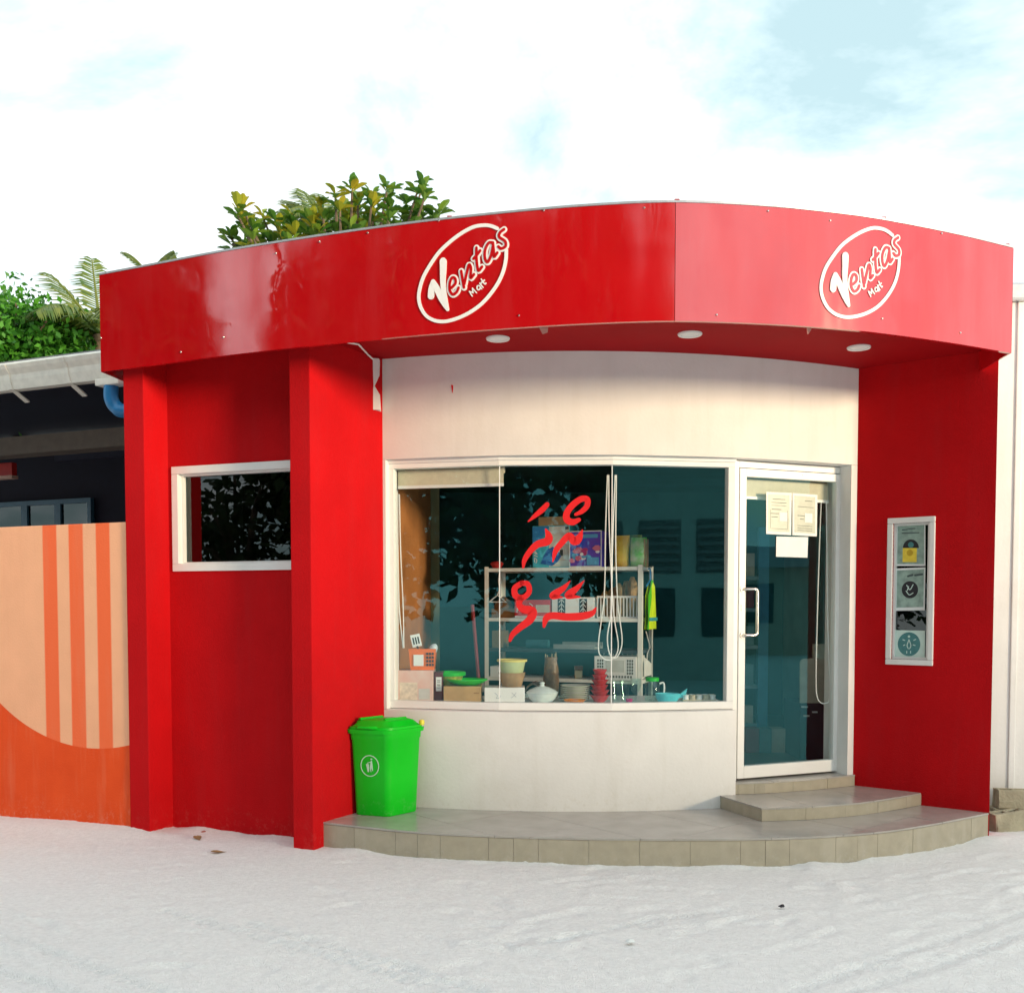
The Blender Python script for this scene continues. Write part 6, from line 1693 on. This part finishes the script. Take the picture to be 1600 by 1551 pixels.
cp = P(158, 525, 12.0)
palm_tree((cp.x + .2, 12.0, -.1), cp, [(180, 1.05, .62, .42, .4), (165, .75, 1.0, .25, .4), (150, .9, .7, .3, .4), (120, .7, 1.15, .1, .35), (20, .9, 1.35, .35, .4), (195, .95, .35, .45, .4), (215, .9, .6, .5, .35), (60, 1.2, 1.0, .5, .4), (300, 1.2, .6, .6, .4), (255, 1.2, .7, .7, .4), (8, 1.0, 1.05, .2, .4), (340, 1.0, .7, .4, .4)], 'coconut palm with drooping fronds left of the canopy end', 3)
cp = P(508, 352, 16.0)
palm_tree((cp.x, 16.0, -.1), cp, [(180, .8, .55, .35, .42), (160, .75, .75, .3, .4), (140, .6, .85, .2, .4), (190, .85, .25, .4, .4), (110, .7, 1.0, .3, .4), (20, 1.0, .6, .4, .4), (60, 1.0, .7, .4, .4), (300, 1.2, .5, .6, .4), (240, 1.0, .5, .6, .4)], 'blue green palm crown peeping between the almond branches', 4)
cp = P(232, 432, 14.0)
palm_tree((cp.x, 14.0, -.1), cp, [(165, .42, .6, .25, .16), (10, .35, .55, .2, .16), (60, .5, .2, .3, .2), (300, .5, .2, .5, .2), (240, .5, .1, .5, .2)], 'palm with only two frond tips showing above the canopy end', 5)
random.seed(21)
# --- leafy trees made of many small leaves
def leafy(name, base, crown_c, rad, nclump, nleaf, lsize, m_, label, group=None, cat='tree', trunk_r=.14, cl=.45):
    root = empty(name, base, label, cat, group)
    b, c = Vector(base), Vector(crown_c)
    tb = MB(); tb.tube(cr([tuple(b), tuple(b.lerp(c, .5) + Vector((.1, 0, 0))), tuple(c)], 6), [trunk_r * (1 - .04 * i) for i in range(13)], 9)
    vs = []; fs = []
    for k in range(nclump):
        d = RNG.normal(size=3); d /= np.linalg.norm(d); rr = RNG.random() ** .45
        p = Vector((c.x + d[0] * rad[0] * rr, c.y + d[1] * rad[1] * rr, c.z + d[2] * rad[2] * rr))
        if k % 3 == 0:
            tb.tube(cr([tuple(c - Vector((0, 0, rad[2] * .6))), tuple((c + p) / 2 - Vector((0, 0, .1))), tuple(p)], 3), [.05, .042, .035, .03, .024, .018, .012], 5)
        for j in range(nleaf):
            q = np.clip(RNG.normal(size=3), -1.7, 1.7) * cl * .5
            l = lsize * RNG.uniform(.7, 1.3); n_ = RNG.normal(size=3); n_[2] += .8; n_ /= np.linalg.norm(n_)
            t = np.cross(n_, RNG.normal(size=3)); t /= np.linalg.norm(t); s = np.cross(n_, t)
            o = np.array(p) + q; i = len(vs)
            vs += [o - t * l * .5, o + s * l * .28 - t * .1 * l, o + t * l * .5, o - s * l * .28 - t * .1 * l]
            fs.append((i, i + 1, i + 2, i + 3))
    tb.build('trunk', M['trunk'], root, smooth=True)
    mb = MB(); mb.v = [tuple(v) for v in vs]; mb.f = fs; o = raw_mesh('crown', mb, m_, root); return root
cp = P(25, 545, 11.5)
leafy('bushy_tree', (cp.x, 11.8, -.1), (cp.x - .2, 11.8, cp.z - .05), (.85, .8, .72), 230, 70, .085, M['bush'], 'bright green bushy tree above the cream gutter at the left', cl=.30)
cp = P(118, 540, 13.0)
leafy('bushy_tree', (cp.x, 13.2, -.1), (cp.x + .1, 13.2, cp.z - .2), (.75, .6, .60), 70, 50, .10, M['almond_dark'], 'olive green shrubby tree below the palm fronds', cl=.3)
# leaf tuft behind the painted wall
c = P(125, 812, 8.6)
r0 = empty('potted_plant', (c.x, 8.6, 1.0), 'small yellow green leaf fan showing above the painted wall', 'plant')
vs, fs = leaf_shape(.16, .05, .05)
mb = MB(); mb.lathe([(.0001, 0), (.12, 0), (.16, .3), (.15, .3), (.0001, .27)], (c.x, 8.6, 1.55), 16); mb.build('pot', colm('terracotta', (.35, .12, .06), .8), r0, smooth=True)
mb = MB(); mb.box((c.x - .2, 8.4, -.1), (c.x + .2, 8.8, 1.549)); mb.build('pedestal', M['concrete'], r0)
for k in range(9):
    a = R(20 * k - 80 + 90); d = Vector((math.cos(a) * .8, -.3, math.sin(a) * .6 + .35)).normalized(); s_ = Vector((0, 1, 0)).cross(d).normalized(); n_ = d.cross(s_)
    Mx = frame_M((c.x, 8.6, 1.98), d * 1.2, s_ * 1.2, n_ * 1.2); q = MB(); q.v = [tuple(Mx @ Vector(p)) for p in vs]; q.f = fs; q.m = [0] * len(fs); raw_mesh('leaf', q, M['almond'], r0)

# ------------------------------------------------------------------ across the lane, behind the camera: mirrored in glass and canopy, plus an added sun blocker
proto = leafy('shade_tree', (-2.3, -5.2, -.1), (-2.3, -5.2, 5.2), (2.3, 2.0, 3.7), 210, 52, .30, M['far_leaf'], 'dark leafy shade tree across the lane, directly opposite the canopy logo', 'shade trees mirrored in the glass', cl=.9, trunk_r=.22)
for (x, y, s, rz, lab) in ((1.0, -6.6, 1.0, 40, 'dark leafy shade tree across the lane, nearest the louvred house'), (-5.0, -4.4, 1.0, 130, 'dark leafy shade tree across the lane, third from the gap in the row'), (-7.2, -1.9, 1.0, 200, 'dark leafy shade tree across the lane, second from the gap in the row'), (-8.9, -.5, .9, 20, 'dark leafy shade tree across the lane, right beside the gap in the row'), (-13.6, 3.7, 1.05, 260, 'lone dark leafy shade tree across the lane beyond the gap in the row'), (-3.8, -9.5, 1.2, 310, 'tall dark shade tree standing behind the row across the lane')):
    t = copy_tree(proto)
    t.location = (x, y, -.1); t.scale = (s * (.58 if x > 0 else 1), s * (.58 if x > 0 else 1), s); t.rotation_euler = (0, 0, R(rz)); t['label'] = lab
leafy('young_tree', (-10.6, 1.0, -.1), (-10.6, 1.0, 2.35), (1.7, 1.7, 1.9), 75, 26, .22, M['far_leaf'], 'sparse young tree across the lane standing in the gap of the row of shade trees', cl=.55, trunk_r=.07)
hs = empty('lane_house', (6.2, -9, 0), 'pale house with louvred windows across the lane, mirrored in the right pane', 'house')
pale_w = colm('pale_plaster_wall', (.62, .66, .62), .8)
HM = yawM((5.4, -7.0, 0), R(28))
mb = MB(); mb.box((-4.5, -4, -.2), (4.3, 0, 4.6)); mb.xf(HM); mb.build('house_wall', pale_w, hs)
mb = MB(); mb.prism([(-4.8, -4.3), (4.6, -4.3), (4.6, .35), (-4.8, .35)], 4.6005, 4.75); mb.xf(HM); mb.build('house_roof', M['roof_grey'], hs)
for x in (-3.6, -2.4, -1.2, 0.0, 1.2, 2.4, 3.6):
    mb = MB(); mb.box((x - .32, .0005, .9), (x + .32, .03, 1.9)); mb.xf(HM); wo_ = mb.build('house_window', M['dark_in'], hs)
    mb = MB(); mb.box((x - .45, .0005, 2.2), (x + .45, .02, 3.3)); mb.xf(HM); wo_ = mb.build('louvred_window', colm('dull_louvre_back', (.20, .24, .24), .8), hs)
    for k in range(6):
        mb = MB(); mb.box((x - .42, .0205, 2.26 + .17 * k), (x + .42, .06, 2.33 + .17 * k)); mb.xf(HM); mb.build('louvre', M['roof_grey'], wo_)

sun_block = empty('lane_house', (20, -9, 0), 'long low house added out of view across the lane to block the low sun', 'house')  # unseen house, added and sized to keep low sun off the lower walls
FM = yawM((19.5, -10.0, 0), R(50))
mb = MB(); mb.box((-9, -5, -.2), (9, 0, 2.75)); mb.xf(FM); mb.build('house_wall', colm('sun_block_wall', (.55, .50, .42), .8), sun_block)
mb = MB(); mb.quad([(-9.4, .5, 2.70), (9.4, .5, 2.70), (9.4, -2.5, 3.5), (-9.4, -2.5, 3.5)]); mb.quad([(-9.4, -2.5, 3.5), (9.4, -2.5, 3.5), (9.4, -5.5, 2.70), (-9.4, -5.5, 2.70)]); mb.quad([(9.4, .5, 2.70), (9.4, -5.5, 2.70), (9.4, -2.5, 3.5)]); mb.quad([(-9.4, .5, 2.70), (-9.4, -2.5, 3.5), (-9.4, -5.5, 2.70)]); mb.quad([(-9.4, .5, 2.70), (-9.4, -5.5, 2.70), (9.4, -5.5, 2.70), (9.4, .5, 2.70)]); mb.xf(FM); mb.build('house_roof', colm('grey_sheet_roof', (.28, .29, .30), .6), sun_block)
for x in (-6, -2, 2, 6):
    mb = MB(); mb.box((x - .6, .0005, 1.0), (x + .6, .04, 2.2)); mb.xf(FM); mb.build('house_window', M['dark_in'], sun_block)

# ------------------------------------------------------------------ small litter on the sand
vs, fs = leaf_shape(.13, .07, -.03)
dry = colm('dry_leaf', (.30, .17, .07), .8, var=.3, vscale=30)
for px, py, rz, lab in ((150, 1296, 20, 'dry brown leaf on the sand at the foot of the painted wall'), (312, 1312, 120, 'dry brown leaf on the sand at the foot of the recessed red wall'), (355, 1330, 200, 'small dry leaf on the sand in front of the recessed red wall'), ):
    c = G(px, py, .012); mb = MB(); mb.v = [tuple(p) for p in vs]; mb.f = fs; mb.m = [0] * len(fs)
    mb.xf(Matrix.Translation(c) @ Matrix.Rotation(R(rz), 4, 'Z') @ Matrix.Rotation(R(8), 4, 'Y') @ Matrix.Scale(random.uniform(.55, .85), 4))
    tag(raw_mesh('dry_leaf', mb, dry, None), lab, 'leaf', 'dry leaves on the sand')
for px, py, r_, lab, cc in ((1221, 1415, .013, 'small dark pebble on the open sand', 'dark'), (160, 1286, .02, 'small reddish stone at the foot of the painted wall', 'red'), (318, 1300, .02, 'tiny reddish stone at the foot of the recessed red wall', 'red'), (985, 1470, .018, 'small pale coral piece on the open sand', 'pale')):
    c = G(px, py, .012); mb = MB(); mb.lathe([(.0001, -r_ * .5), (r_ * .8, -r_ * .3), (r_, .0), (r_ * .7, r_ * .4), (.0001, r_ * .55)], tuple(c), 9, sx=1.3)
    mb.v = [(x + random.uniform(-.003, .003), y + random.uniform(-.003, .003), z + random.uniform(-.003, .003)) for x, y, z in mb.v]
    tag(mb.build('pebble', {'dark': M['black'], 'red': colm('red_stone', (.40, .10, .06), .8), 'pale': M['paper']}[cc], None, smooth=True), lab, 'pebble')
